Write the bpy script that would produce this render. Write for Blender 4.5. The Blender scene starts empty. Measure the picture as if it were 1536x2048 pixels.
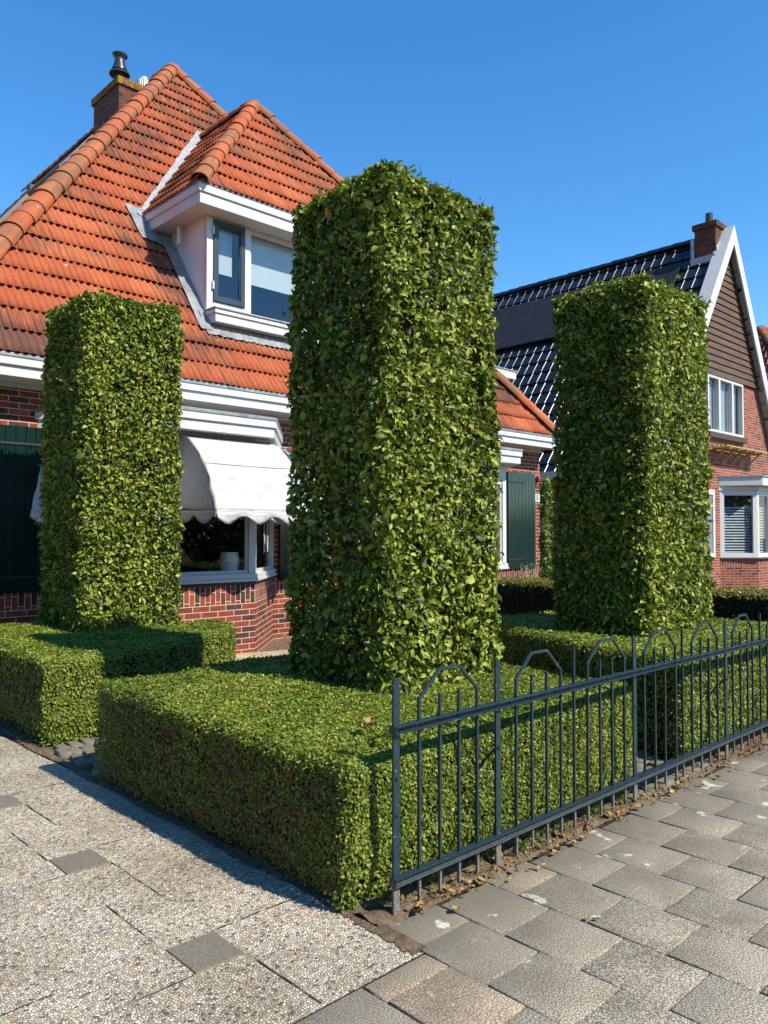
import bpy, math, random
import numpy as np
from mathutils import Vector

rng = np.random.default_rng(7)
random.seed(7)
SC = bpy.context.scene
COL = SC.collection

# ------------------------------------------------------------------ camera
H = 1.6
FPX = 1573.0
YAW = math.radians(46.05)          # heading, from +X (along the street) towards +Y (to the house)
PITCH = math.atan(47 / FPX)
cam_d = bpy.data.cameras.new("camera")
cam = bpy.data.objects.new("camera", cam_d)
COL.objects.link(cam)
cam.location = (0, 0, H)
cam.rotation_euler = (math.pi / 2 + PITCH, 0, YAW - math.pi / 2)
cam_d.sensor_fit = 'VERTICAL'
cam_d.sensor_height = 24.0
cam_d.lens = FPX / 2048 * 24.0
cam_d.clip_start = 0.05
cam_d.clip_end = 2000
SC.camera = cam

# ------------------------------------------------------------------ sky, sun, exposure
SUN = Vector((0.19, -1.0, 0.99)).normalized()      # direction towards the sun
sun_el = math.asin(SUN.z)
sun_az = math.atan2(SUN.x, SUN.y)
W = bpy.data.worlds.new("World")
SC.world = W
W.use_nodes = True
wn = W.node_tree
bg = wn.nodes["Background"]
sky = wn.nodes.new("ShaderNodeTexSky")
sky.sky_type = 'NISHITA'
sky.sun_disc = False
sky.sun_elevation = sun_el
sky.sun_rotation = sun_az
sky.altitude = 0
sky.air_density = 1.0
sky.dust_density = 0.0
sky.ozone_density = 3.0
hs = wn.nodes.new("ShaderNodeHueSaturation")
hs.inputs["Saturation"].default_value = 1.30
wn.links.new(sky.outputs[0], hs.inputs["Color"])
wn.links.new(hs.outputs[0], bg.inputs[0])
bg.inputs[1].default_value = 0.15
sl = bpy.data.lights.new("sun", 'SUN')
sl.energy = 5.0
sl.angle = math.radians(0.55)
sl.color = (1.0, 0.915, 0.77)
so = bpy.data.objects.new("sun", sl)
so.rotation_euler = SUN.to_track_quat('Z', 'Y').to_euler()
so.location = (5, -20, 30)
COL.objects.link(so)
SC.view_settings.view_transform = 'Standard'
SC.view_settings.look = 'None'
SC.view_settings.exposure = 0.68
SC.view_settings.gamma = 1.0
SC.view_settings.use_curve_mapping = False
SC.cycles.max_bounces = 6
SC.cycles.diffuse_bounces = 3
SC.cycles.glossy_bounces = 3
SC.cycles.transmission_bounces = 4
SC.cycles.transparent_max_bounces = 8
SC.cycles.use_denoising = True

# ------------------------------------------------------------------ tagging helpers
def tag(o, label=None, cat=None, group=None, kind=None):
    if label: o['label'] = label
    if cat: o['category'] = cat
    if group: o['group'] = group
    if kind: o['kind'] = kind
    return o

def empty(name, loc=(0, 0, 0), parent=None):
    o = bpy.data.objects.new(name, None)
    o.empty_display_size = 0.2
    o.location = loc
    COL.objects.link(o)
    if parent: o.parent = parent
    return o

def link(name, me, parent=None, loc=(0, 0, 0)):
    o = bpy.data.objects.new(name, me)
    o.location = loc
    COL.objects.link(o)
    if parent: o.parent = parent
    return o

# ------------------------------------------------------------------ materials
def newmat(name):
    m = bpy.data.materials.new(name)
    m.use_nodes = True
    nt = m.node_tree
    return m, nt, nt.nodes["Principled BSDF"]

def N(nt, t, **kw):
    n = nt.nodes.new("ShaderNode" + t)
    for k, v in kw.items():
        if hasattr(n, k) and not k[0].isupper():
            setattr(n, k, v)
        else:
            n.inputs[k].default_value = v
    return n

def ramp(nt, stops, interp='LINEAR'):
    r = nt.nodes.new("ShaderNodeValToRGB")
    r.color_ramp.interpolation = interp
    e = r.color_ramp.elements
    while len(e) > 1: e.remove(e[-1])
    e[0].position = stops[0][0]; e[0].color = (*stops[0][1], 1)
    for p, c in stops[1:]:
        x = e.new(p); x.color = (*c, 1)
    return r

def mixc(nt, a, b, fac, mode='MIX'):
    m = nt.nodes.new("ShaderNodeMix")
    m.data_type = 'RGBA'; m.blend_type = mode
    for s, v in ((m.inputs[6], a), (m.inputs[7], b), (m.inputs[0], fac)):
        if isinstance(v, bpy.types.NodeSocket): nt.links.new(v, s)
        elif isinstance(v, tuple): s.default_value = (*v, 1) if len(v) == 3 else v
        else: s.default_value = v
    return m.outputs[2]

def math_n(nt, op, a, b=None, clamp=False):
    m = nt.nodes.new("ShaderNodeMath"); m.operation = op; m.use_clamp = clamp
    for s, v in ((m.inputs[0], a), (m.inputs[1], b)):
        if v is None: continue
        if isinstance(v, bpy.types.NodeSocket): nt.links.new(v, s)
        else: s.default_value = v
    return m.outputs[0]

def bump(nt, bsdf, height, strength=0.5, dist=0.01):
    b = nt.nodes.new("ShaderNodeBump")
    b.inputs["Strength"].default_value = strength
    b.inputs["Distance"].default_value = dist
    nt.links.new(height, b.inputs["Height"])
    nt.links.new(b.outputs[0], bsdf.inputs["Normal"])
    return b

def noise(nt, vec, scale, detail=3, rough=0.55):
    n = nt.nodes.new("ShaderNodeTexNoise")
    n.inputs["Scale"].default_value = scale
    n.inputs["Detail"].default_value = detail
    n.inputs["Roughness"].default_value = rough
    if vec is not None: nt.links.new(vec, n.inputs["Vector"])
    return n.outputs["Fac"]

def objco(nt):
    return nt.nodes.new("ShaderNodeTexCoord").outputs["Object"]

def posco(nt):
    return nt.nodes.new("ShaderNodeNewGeometry").outputs["Position"]

def plain(name, col, rough=0.5, spec=0.5, metal=0.0, var=0.12, scale=6.0, bmp=0.0, bscale=60.0, dirt=None):
    """painted / coated surface with slight cloudiness, fine unevenness"""
    m, nt, b = newmat(name)
    p = posco(nt)
    f = noise(nt, p, scale, 4)
    c0 = tuple(x * (1 - var) for x in col); c1 = tuple(min(1, x * (1 + var)) for x in col)
    r = ramp(nt, [(0.3, c0), (0.7, c1)])
    nt.links.new(f, r.inputs[0])
    out = r.outputs[0]
    if dirt:
        f2 = noise(nt, p, dirt[1], 6, 0.65)
        r2 = ramp(nt, [(dirt[2], (0, 0, 0)), (dirt[2] + 0.12, (1, 1, 1))])
        nt.links.new(f2, r2.inputs[0])
        out = mixc(nt, out, dirt[0], r2.outputs[0])
    nt.links.new(out, b.inputs["Base Color"])
    b.inputs["Roughness"].default_value = rough
    b.inputs["Specular IOR Level"].default_value = spec
    b.inputs["Metallic"].default_value = metal
    if bmp:
        bump(nt, b, noise(nt, p, bscale, 3), bmp, 0.004)
    return m

def brick_mat(name, c1, c2, c3, mortar, bw, rh, ms=0.011, dirt=0.3):
    m, nt, b = newmat(name)
    uv = nt.nodes.new("ShaderNodeUVMap").outputs[0]
    br = nt.nodes.new("ShaderNodeTexBrick")
    br.offset = 0.5; br.squash = 1.0
    nt.links.new(uv, br.inputs["Vector"])
    br.inputs["Scale"].default_value = 1.0
    br.inputs["Brick Width"].default_value = bw
    br.inputs["Row Height"].default_value = rh
    br.inputs["Mortar Size"].default_value = ms / 2
    br.inputs["Mortar Smooth"].default_value = 0.25
    br.inputs["Bias"].default_value = 0.0
    br.inputs["Color1"].default_value = (0, 0, 0, 1)
    br.inputs["Color2"].default_value = (1, 1, 1, 1)
    br.inputs["Mortar"].default_value = (0.5, 0.5, 0.5, 1)
    r = ramp(nt, [(0.0, c2), (0.12, c2), (0.34, c1), (0.72, c1), (1.0, c3)])
    nt.links.new(br.outputs["Color"], r.inputs[0])
    p = posco(nt)
    f = noise(nt, p, 26, 5, 0.7)
    var = ramp(nt, [(0.3, (0.62, 0.6, 0.58)), (0.7, (1.25, 1.2, 1.15))])
    nt.links.new(f, var.inputs[0])
    c = mixc(nt, r.outputs[0], var.outputs[0], 1.0, 'MULTIPLY')
    f2 = noise(nt, p, 1.3, 4)
    d = ramp(nt, [(0.45, (1, 1, 1)), (0.75, (1 - dirt, 1 - dirt, 1 - dirt))])
    nt.links.new(f2, d.inputs[0])
    c = mixc(nt, c, d.outputs[0], 1.0, 'MULTIPLY')
    fm = noise(nt, p, 40, 3)
    mr = ramp(nt, [(0.3, tuple(x * 0.75 for x in mortar)), (0.7, mortar)])
    nt.links.new(fm, mr.inputs[0])
    c = mixc(nt, c, mr.outputs[0], br.outputs["Fac"])
    nt.links.new(c, b.inputs["Base Color"])
    b.inputs["Roughness"].default_value = 0.85
    b.inputs["Specular IOR Level"].default_value = 0.25
    h = math_n(nt, 'SUBTRACT', math_n(nt, 'MULTIPLY', f, 0.35), br.outputs["Fac"])
    bump(nt, b, h, 0.7, 0.006)
    return m

def tile_mat(name, ca, cb, cdark, rough=0.8, weather=0.55, spec=0.3, streak=True):
    """roof tiles: one tone per tile (UV counts tiles), lengthwise weather streaks"""
    m, nt, b = newmat(name)
    uv = nt.nodes.new("ShaderNodeUVMap").outputs[0]
    fl = nt.nodes.new("ShaderNodeVectorMath"); fl.operation = 'FLOOR'
    nt.links.new(uv, fl.inputs[0])
    wnz = nt.nodes.new("ShaderNodeTexWhiteNoise"); wnz.noise_dimensions = '2D'
    nt.links.new(fl.outputs[0], wnz.inputs["Vector"])
    r = ramp(nt, [(0.0, ca), (0.6, tuple((x + y) / 2 for x, y in zip(ca, cb))), (1.0, cb)])
    nt.links.new(wnz.outputs["Value"], r.inputs[0])
    p = posco(nt)
    out = r.outputs[0]
    fine = noise(nt, p, 35, 4, 0.7)
    vr = ramp(nt, [(0.3, (0.78, 0.76, 0.74)), (0.7, (1.14, 1.12, 1.1))])
    nt.links.new(fine, vr.inputs[0])
    out = mixc(nt, out, vr.outputs[0], 1.0, 'MULTIPLY')
    if streak:
        mp = nt.nodes.new("ShaderNodeMapping")
        mp.inputs["Scale"].default_value = (9.0, 0.9, 1)
        nt.links.new(uv, mp.inputs["Vector"])
        s1 = noise(nt, mp.outputs[0], 1.0, 5, 0.65)
        s2 = noise(nt, p, 0.55, 3, 0.5)
        s = math_n(nt, 'ADD', math_n(nt, 'MULTIPLY', s1, 0.62), math_n(nt, 'MULTIPLY', s2, 0.75))
        s = math_n(nt, 'ADD', s, math_n(nt, 'MULTIPLY', wnz.outputs["Value"], 0.10))
        sr = ramp(nt, [(weather + 0.17, (0, 0, 0)), (weather + 0.33, (0.9, 0.9, 0.9))])
        nt.links.new(s, sr.inputs[0])
        out = mixc(nt, out, cdark, sr.outputs[0])
        sp = noise(nt, p, 9, 2, 0.4)
        spr = ramp(nt, [(0.76, (0, 0, 0)), (0.79, (0.7, 0.7, 0.7))])
        nt.links.new(sp, spr.inputs[0])
        out = mixc(nt, out, (0.55, 0.45, 0.38), spr.outputs[0])
    nt.links.new(out, b.inputs["Base Color"])
    b.inputs["Roughness"].default_value = rough
    b.inputs["Specular IOR Level"].default_value = spec
    bump(nt, b, fine, 0.35, 0.004)
    return m

def leaf_mat(name, stops, rough=0.42, trans=0.35, tcol=(0.30, 0.42, 0.04), spec=0.45):
    m, nt, b = newmat(name)
    a = nt.nodes.new("ShaderNodeAttribute"); a.attribute_name = "rnd"
    r = ramp(nt, stops)
    nt.links.new(a.outputs["Fac"], r.inputs[0])
    nt.links.new(r.outputs[0], b.inputs["Base Color"])
    b.inputs["Roughness"].default_value = rough
    b.inputs["Specular IOR Level"].default_value = spec
    t = nt.nodes.new("ShaderNodeBsdfTranslucent")
    tc = mixc(nt, r.outputs[0], tcol, 0.6)
    nt.links.new(tc, t.inputs[0])
    mx = nt.nodes.new("ShaderNodeMixShader")
    mx.inputs[0].default_value = trans
    nt.links.new(b.outputs[0], mx.inputs[1]); nt.links.new(t.outputs[0], mx.inputs[2])
    nt.links.new(mx.outputs[0], nt.nodes["Material Output"].inputs[0])
    return m

def glass_mat(name, ior=1.75, tint=(0.8, 0.86, 0.88)):
    m, nt, b = newmat(name)
    nt.nodes.remove(b)
    t = nt.nodes.new("ShaderNodeBsdfTransparent"); t.inputs[0].default_value = (*tint, 1)
    g = nt.nodes.new("ShaderNodeBsdfGlossy"); g.inputs["Roughness"].default_value = 0.01
    ge = nt.nodes.new("ShaderNodeNewGeometry"); dt_ = nt.nodes.new("ShaderNodeVectorMath"); dt_.operation = 'DOT_PRODUCT'
    nt.links.new(ge.outputs["Normal"], dt_.inputs[0]); nt.links.new(ge.outputs["Incoming"], dt_.inputs[1])
    cs_ = math_n(nt, 'ABSOLUTE', dt_.outputs["Value"])
    f0 = ((ior - 1) / (ior + 1)) ** 2
    pw = math_n(nt, 'POWER', math_n(nt, 'SUBTRACT', 1.0, cs_, True), 5.0)
    frv = math_n(nt, 'ADD', math_n(nt, 'MULTIPLY', pw, 1 - f0), f0)
    p = posco(nt)
    bp = nt.nodes.new("ShaderNodeBump"); bp.inputs["Strength"].default_value = 0.02; bp.inputs["Distance"].default_value = 0.02
    nt.links.new(noise(nt, p, 2.2, 1), bp.inputs["Height"])
    nt.links.new(bp.outputs[0], g.inputs["Normal"])
    mx = nt.nodes.new("ShaderNodeMixShader")
    nt.links.new(frv, mx.inputs[0])
    nt.links.new(t.outputs[0], mx.inputs[1]); nt.links.new(g.outputs[0], mx.inputs[2])
    nt.links.new(mx.outputs[0], nt.nodes["Material Output"].inputs[0])
    return m

M = {}
M['brick'] = brick_mat("brick_red", (0.205, 0.046, 0.024), (0.070, 0.030, 0.025), (0.29, 0.075, 0.034), (0.52, 0.46, 0.38), 0.245, 0.0767)
M['brick_far'] = brick_mat("brick_rose", (0.24, 0.062, 0.036), (0.095, 0.04, 0.034), (0.30, 0.085, 0.045), (0.46, 0.38, 0.31), 0.245, 0.0767, ms=0.013, dirt=0.15)
M['brick_old'] = brick_mat("brick_sooty", (0.115, 0.038, 0.026), (0.05, 0.027, 0.024), (0.17, 0.06, 0.034), (0.14, 0.115, 0.09), 0.22, 0.0767, dirt=0.45)
M['tile'] = tile_mat("tile_orange", (0.31, 0.072, 0.026), (0.43, 0.120, 0.046), (0.070, 0.036, 0.025), weather=0.53)
M['ridge'] = tile_mat("tile_ridge", (0.34, 0.085, 0.032), (0.40, 0.125, 0.052), (0.17, 0.085, 0.045), weather=0.52)
M['tile_far'] = tile_mat("tile_far", (0.27, 0.07, 0.03), (0.36, 0.11, 0.05), (0.07, 0.035, 0.028), weather=0.46)
M['tile_black'] = tile_mat("tile_black", (0.008, 0.011, 0.016), (0.014, 0.017, 0.024), (0.01, 0.01, 0.01), rough=0.27, spec=0.5, streak=False)
M['white'] = plain("white_paint", (0.50, 0.50, 0.485), 0.42, 0.4, var=0.04, scale=3, bmp=0.08, bscale=30, dirt=((0.55, 0.53, 0.48), 5, 0.66))
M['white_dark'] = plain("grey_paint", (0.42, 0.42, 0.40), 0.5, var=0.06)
M['anthracite'] = plain("anthracite_paint", (0.025, 0.038, 0.048), 0.35, 0.5, var=0.1)
M['lead'] = plain("lead_sheet", (0.24, 0.255, 0.27), 0.45, 0.6, metal=0.3, var=0.25, scale=7, bmp=0.5, bscale=9, dirt=((0.12, 0.12, 0.13), 4, 0.56))
M['lead_pale'] = plain("lead_pale", (0.30, 0.31, 0.325), 0.5, 0.5, metal=0.15, var=0.2, scale=9, bmp=0.5, bscale=9, dirt=((0.28, 0.28, 0.28), 5, 0.6))
M['shutter'] = plain("shutter_green", (0.006, 0.022, 0.0205), 0.12, 0.5, var=0.12, scale=3, bmp=0.05, bscale=12)
M['grey_frame'] = plain("roof_window_frame", (0.10, 0.105, 0.10), 0.5)
M['black'] = plain("black_metal", (0.012, 0.012, 0.014), 0.5)
M['dark'] = plain("dark_interior", (0.03, 0.027, 0.024), 0.9, 0.1, var=0.3)
M['plinth'] = plain("black_band", (0.018, 0.018, 0.02), 0.4)
M['cowl'] = plain("cowl_metal", (0.035, 0.04, 0.045), 0.35, 0.5, metal=0.3, var=0.2)
M['steel'] = plain("steel", (0.5, 0.5, 0.5), 0.35, 0.5, metal=0.8, var=0.2)
M['glass'] = glass_mat("glass")
M['glass_roomy'] = glass_mat("glass_sky", 2.0, (0.86, 0.92, 0.95))
M['solar'] = plain("solar_cells", (0.020, 0.020, 0.023), 0.6, 0.3, var=0.3, scale=5)
M['clad'] = None
M['blind'] = plain("roller_blind", (0.42, 0.45, 0.46), 0.8, 0.2, var=0.03)
M['room'] = plain("bedroom_wall", (0.16, 0.17, 0.2), 0.9, 0.1, var=0.05)
M['ceramic'] = plain("ceramic_white", (0.85, 0.86, 0.80), 0.35, 0.5, var=0.04)
M['oldwood'] = plain("rack_wood", (0.36, 0.25, 0.10), 0.8, 0.2, var=0.3, scale=20)
M['sofa'] = plain("sofa_cloth", (0.14, 0.13, 0.12), 0.9, 0.1)
M['bark'] = plain("bark", (0.09, 0.07, 0.05), 0.9, 0.15, var=0.4, scale=25, bmp=0.5, bscale=50)
M['twig'] = plain("twig", (0.15, 0.10, 0.055), 0.9, 0.1, var=0.4, scale=30)
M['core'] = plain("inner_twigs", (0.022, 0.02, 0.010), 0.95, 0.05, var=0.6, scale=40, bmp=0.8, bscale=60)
M['leaf_dry'] = plain("dry_leaf", (0.30, 0.19, 0.085), 0.8, 0.15, var=0.5, scale=14)
M['red'] = plain("red_enamel", (0.16, 0.012, 0.01), 0.35)
M['ink'] = plain("ink", (0.02, 0.02, 0.03), 0.5)

M['hornbeam'] = leaf_mat("hornbeam_leaf", [(0.0, (0.024, 0.044, 0.007)), (0.28, (0.085, 0.130, 0.012)), (0.58, (0.23, 0.285, 0.028)),
                         (0.93, (0.34, 0.36, 0.07)), (0.97, (0.36, 0.28, 0.05)), (1.0, (0.25, 0.13, 0.05))], rough=0.48, spec=0.32, trans=0.16)
M['box'] = leaf_mat("box_leaf", [(0.0, (0.030, 0.055, 0.008)), (0.35, (0.115, 0.165, 0.018)), (0.75, (0.26, 0.31, 0.04)), (0.95, (0.36, 0.36, 0.08)), (1.0, (0.28, 0.17, 0.06))],
                    rough=0.5, trans=0.15, spec=0.28)
M['yew'] = leaf_mat("divider_leaf", [(0.0, (0.008, 0.022, 0.007)), (0.5, (0.016, 0.036, 0.010)), (0.85, (0.03, 0.055, 0.012)), (1.0, (0.08, 0.07, 0.02))], rough=0.45, trans=0.2)
M['yew_tip'] = leaf_mat("divider_tip", [(0.0, (0.10, 0.11, 0.02)), (0.5, (0.20, 0.17, 0.04)), (1.0, (0.28, 0.18, 0.06))], trans=0.3)
M['ivy'] = leaf_mat("creeper_leaf", [(0.0, (0.035, 0.08, 0.012)), (0.5, (0.10, 0.18, 0.022)), (1.0, (0.24, 0.32, 0.05))], rough=0.36)
M['weed'] = leaf_mat("weed_leaf", [(0.0, (0.04, 0.1, 0.015)), (0.6, (0.08, 0.16, 0.02)), (1.0, (0.2, 0.2, 0.05))])
M['lavender'] = leaf_mat("lavender_leaf", [(0.0, (0.14, 0.16, 0.12)), (0.7, (0.24, 0.25, 0.2)), (1.0, (0.25, 0.18, 0.25))])

def wood_clad():
    m, nt, b = newmat("cladding_wood")
    p = posco(nt)
    mp = nt.nodes.new("ShaderNodeMapping"); mp.inputs["Scale"].default_value = (0.7, 1, 9)
    nt.links.new(p, mp.inputs[0])
    f = noise(nt, mp.outputs[0], 3.0, 5, 0.65)
    r = ramp(nt, [(0.28, (0.034, 0.018, 0.010)), (0.55, (0.090, 0.048, 0.026)), (0.75, (0.14, 0.080, 0.045))])
    nt.links.new(f, r.inputs[0]); nt.links.new(r.outputs[0], b.inputs["Base Color"])
    b.inputs["Roughness"].default_value = 0.75
    bump(nt, b, f, 0.3, 0.01)
    return m
M['clad'] = wood_clad()

def fence_mat():
    m, nt, b = newmat("fence_paint")
    p = posco(nt)
    sx = nt.nodes.new("ShaderNodeSeparateXYZ"); nt.links.new(p, sx.inputs[0])
    f = noise(nt, p, 55, 4, 0.6)
    r = ramp(nt, [(0.35, (0.011, 0.026, 0.035)), (0.65, (0.019, 0.040, 0.052))])
    nt.links.new(f, r.inputs[0])
    # bare speckled metal at the feet of posts and bars
    g = noise(nt, p, 320, 2, 0.6)
    gr = ramp(nt, [(0.4, (0.035, 0.036, 0.037)), (0.62, (0.26, 0.25, 0.235))])
    nt.links.new(g, gr.inputs[0])
    low = nt.nodes.new("ShaderNodeMapRange")
    low.inputs[1].default_value = 0.155; low.inputs[2].default_value = 0.10
    nt.links.new(math_n(nt, 'ADD', sx.outputs[2], math_n(nt, 'MULTIPLY', math_n(nt, 'SUBTRACT', f, 0.5), 0.06)), low.inputs[0])
    c = mixc(nt, r.outputs[0], gr.outputs[0], low.outputs[0])
    # chips with rust on the rails
    ch = noise(nt, p, 38, 4, 0.75)
    cr = ramp(nt, [(0.66, (0, 0, 0)), (0.69, (1, 1, 1))]); nt.links.new(ch, cr.inputs[0])
    c = mixc(nt, c, (0.34, 0.22, 0.19), cr.outputs[0])
    nt.links.new(c, b.inputs["Base Color"])
    b.inputs["Roughness"].default_value = 0.34
    b.inputs["Specular IOR Level"].default_value = 0.4
    bump(nt, b, f, 0.12, 0.002)
    return m
M['fence'] = fence_mat()

def aggregate_mat():
    """exposed aggregate: rounded pebbles in grey cement"""
    m, nt, b = newmat("exposed_aggregate")
    p = posco(nt)
    wv = nt.nodes.new("ShaderNodeVectorMath"); wv.operation = 'ADD'
    nn = nt.nodes.new("ShaderNodeTexNoise"); nn.inputs["Scale"].default_value = 30; nn.inputs["Detail"].default_value = 1
    nt.links.new(p, nn.inputs["Vector"])
    sc = nt.nodes.new("ShaderNodeVectorMath"); sc.operation = 'SCALE'; sc.inputs["Scale"].default_value = 0.014
    nt.links.new(nn.outputs["Color"], sc.inputs[0])
    nt.links.new(p, wv.inputs[0]); nt.links.new(sc.outputs[0], wv.inputs[1])
    vo = nt.nodes.new("ShaderNodeTexVoronoi"); vo.voronoi_dimensions = '2D'; vo.feature = 'F1'
    vo.inputs["Scale"].default_value = 84; nt.links.new(wv.outputs[0], vo.inputs["Vector"])
    ve = nt.nodes.new("ShaderNodeTexVoronoi"); ve.voronoi_dimensions = '2D'; ve.feature = 'DISTANCE_TO_EDGE'
    ve.inputs["Scale"].default_value = 84; nt.links.new(wv.outputs[0], ve.inputs["Vector"])
    sep = nt.nodes.new("ShaderNodeSeparateColor"); nt.links.new(vo.outputs["Color"], sep.inputs[0])
    r = ramp(nt, [(0.0, (0.09, 0.09, 0.105)), (0.045, (0.16, 0.15, 0.15)), (0.09, (0.33, 0.30, 0.25)), (0.25, (0.44, 0.38, 0.295)),
                  (0.60, (0.62, 0.56, 0.45)), (0.80, (0.80, 0.75, 0.63)), (0.9, (0.58, 0.46, 0.31)), (0.96, (0.55, 0.38, 0.2)), (1.0, (0.42, 0.24, 0.17))])
    nt.links.new(sep.outputs[0], r.inputs[0])
    er = ramp(nt, [(0.05, (0, 0, 0)), (0.15, (1, 1, 1))]); nt.links.new(ve.outputs["Distance"], er.inputs[0])
    vg = nt.nodes.new("ShaderNodeTexVoronoi"); vg.voronoi_dimensions = '2D'; vg.feature = 'F1'
    vg.inputs["Scale"].default_value = 260; nt.links.new(wv.outputs[0], vg.inputs["Vector"])
    sg_ = nt.nodes.new("ShaderNodeSeparateColor"); nt.links.new(vg.outputs["Color"], sg_.inputs[0])
    grit = ramp(nt, [(0.0, (0.05, 0.045, 0.035)), (0.5, (0.13, 0.115, 0.085)), (0.85, (0.24, 0.21, 0.16)), (1.0, (0.45, 0.40, 0.31))]); nt.links.new(sg_.outputs[0], grit.inputs[0])
    c = mixc(nt, grit.outputs[0], r.outputs[0], er.outputs[0])
    g = noise(nt, p, 1.6, 5, 0.6)
    gr = ramp(nt, [(0.3, (0.66, 0.63, 0.57)), (0.62, (1.0, 1.0, 1.0))]); nt.links.new(g, gr.inputs[0])
    c = mixc(nt, c, gr.outputs[0], 1.0, 'MULTIPLY')
    nt.links.new(c, b.inputs["Base Color"])
    b.inputs["Roughness"].default_value = 0.6
    b.inputs["Specular IOR Level"].default_value = 0.35
    hr = ramp(nt, [(0.0, (0, 0, 0)), (0.12, (0.6, 0.6, 0.6)), (0.35, (1, 1, 1))]); nt.links.new(ve.outputs["Distance"], hr.inputs[0])
    hh = math_n(nt, 'ADD', hr.outputs[0], math_n(nt, 'MULTIPLY', sep.outputs[1], 0.5))
    bump(nt, b, hh, 0.7, 0.005)
    return m
M['aggregate'] = aggregate_mat()

def paver_mat(name="concrete_paver", base=1.0, lichen=True):
    m, nt, b = newmat(name)
    p = posco(nt)
    a = nt.nodes.new("ShaderNodeAttribute"); a.attribute_name = "rnd"
    g1 = noise(nt, p, 150, 4, 0.8)
    r = ramp(nt, [(0.39, (0.040, 0.036, 0.031)), (0.46, (0.14, 0.127, 0.108)), (0.54, (0.30, 0.278, 0.235)), (0.61, (0.60, 0.555, 0.475))])
    nt.links.new(g1, r.inputs[0])
    tn = ramp(nt, [(0.0, (0.86 * base, 0.86 * base, 0.86 * base)), (0.6, (0.97 * base, 0.965 * base, 0.95 * base)), (0.93, (1.04 * base, 1.02 * base, 0.98 * base)), (1.0, (1.22 * base, 1.08 * base, 0.96 * base))])
    nt.links.new(a.outputs["Fac"], tn.inputs[0])
    c = mixc(nt, r.outputs[0], tn.outputs[0], 1.0, 'MULTIPLY')
    st = noise(nt, p, 3.1, 5, 0.6)
    sr_ = ramp(nt, [(0.34, (0.80, 0.75, 0.66)), (0.55, (1.14, 1.10, 1.02)), (0.72, (1.26, 1.20, 1.09))]); nt.links.new(st, sr_.inputs[0])
    c = mixc(nt, c, sr_.outputs[0], 1.0, 'MULTIPLY')
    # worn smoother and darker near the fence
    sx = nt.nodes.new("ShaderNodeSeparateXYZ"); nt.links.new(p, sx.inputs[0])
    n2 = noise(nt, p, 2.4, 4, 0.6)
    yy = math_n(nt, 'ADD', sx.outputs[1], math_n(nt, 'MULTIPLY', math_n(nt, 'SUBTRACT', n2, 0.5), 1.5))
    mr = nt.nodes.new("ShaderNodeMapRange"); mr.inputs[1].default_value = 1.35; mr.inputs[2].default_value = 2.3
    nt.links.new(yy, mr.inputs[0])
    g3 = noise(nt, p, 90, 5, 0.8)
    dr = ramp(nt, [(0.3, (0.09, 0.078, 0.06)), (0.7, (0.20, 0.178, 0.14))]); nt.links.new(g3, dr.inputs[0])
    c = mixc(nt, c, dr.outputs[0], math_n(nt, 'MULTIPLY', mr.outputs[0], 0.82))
    if lichen:
        ln = noise(nt, p, 7.0, 5, 0.5)
        ln2 = noise(nt, p, 1.3, 2, 0.5)
        s = math_n(nt, 'ADD', ln, math_n(nt, 'MULTIPLY', mr.outputs[0], 0.10))
        s = math_n(nt, 'ADD', s, math_n(nt, 'MULTIPLY', math_n(nt, 'SUBTRACT', ln2, 0.5), 0.12))
        gb = noise(nt, p, 70, 3, 0.7)
        s = math_n(nt, 'ADD', s, math_n(nt, 'MULTIPLY', math_n(nt, 'SUBTRACT', gb, 0.5), 0.10))
        lr = ramp(nt, [(0.715, (0, 0, 0)), (0.745, (0.85, 0.85, 0.85))]); nt.links.new(s, lr.inputs[0])
        g4 = noise(nt, p, 120, 2)
        lc = ramp(nt, [(0.4, (0.33, 0.33, 0.27)), (0.6, (0.58, 0.58, 0.49))]); nt.links.new(g4, lc.inputs[0])
        c = mixc(nt, c, lc.outputs[0], lr.outputs[0])
    nt.links.new(c, b.inputs["Base Color"])
    b.inputs["Roughness"].default_value = 0.85
    b.inputs["Specular IOR Level"].default_value = 0.3
    bump(nt, b, g1, 0.5, 0.002)
    return m
M['paver'] = paver_mat()

def soil_mat(name, c0, c1, c2, sc=14, b_s=0.9):
    m, nt, b = newmat(name)
    p = posco(nt)
    f = noise(nt, p, sc, 8, 0.72)
    g = noise(nt, p, 140, 3, 0.7)
    r = ramp(nt, [(0.3, c0), (0.52, c1), (0.72, c2)]); nt.links.new(f, r.inputs[0])
    vr = ramp(nt, [(0.3, (0.55, 0.53, 0.5)), (0.7, (1.3, 1.25, 1.2))]); nt.links.new(g, vr.inputs[0])
    c = mixc(nt, r.outputs[0], vr.outputs[0], 1.0, 'MULTIPLY')
    nt.links.new(c, b.inputs["Base Color"])
    b.inputs["Roughness"].default_value = 0.95
    b.inputs["Specular IOR Level"].default_value = 0.1
    bump(nt, b, math_n(nt, 'ADD', f, math_n(nt, 'MULTIPLY', g, 0.4)), b_s, 0.02)
    return m
M['soil'] = soil_mat("soil", (0.075, 0.055, 0.037), (0.165, 0.125, 0.088), (0.30, 0.235, 0.17))
M['sand'] = soil_mat("sand_joint", (0.12, 0.10, 0.07), (0.22, 0.18, 0.125), (0.33, 0.27, 0.18), 20)
M['joint'] = soil_mat("joint_dirt", (0.03, 0.025, 0.018), (0.05, 0.042, 0.03), (0.09, 0.074, 0.05), 40)
M['dry_sand'] = soil_mat("dry_sand", (0.30, 0.24, 0.17), (0.45, 0.37, 0.27), (0.55, 0.46, 0.35), 8)
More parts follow.
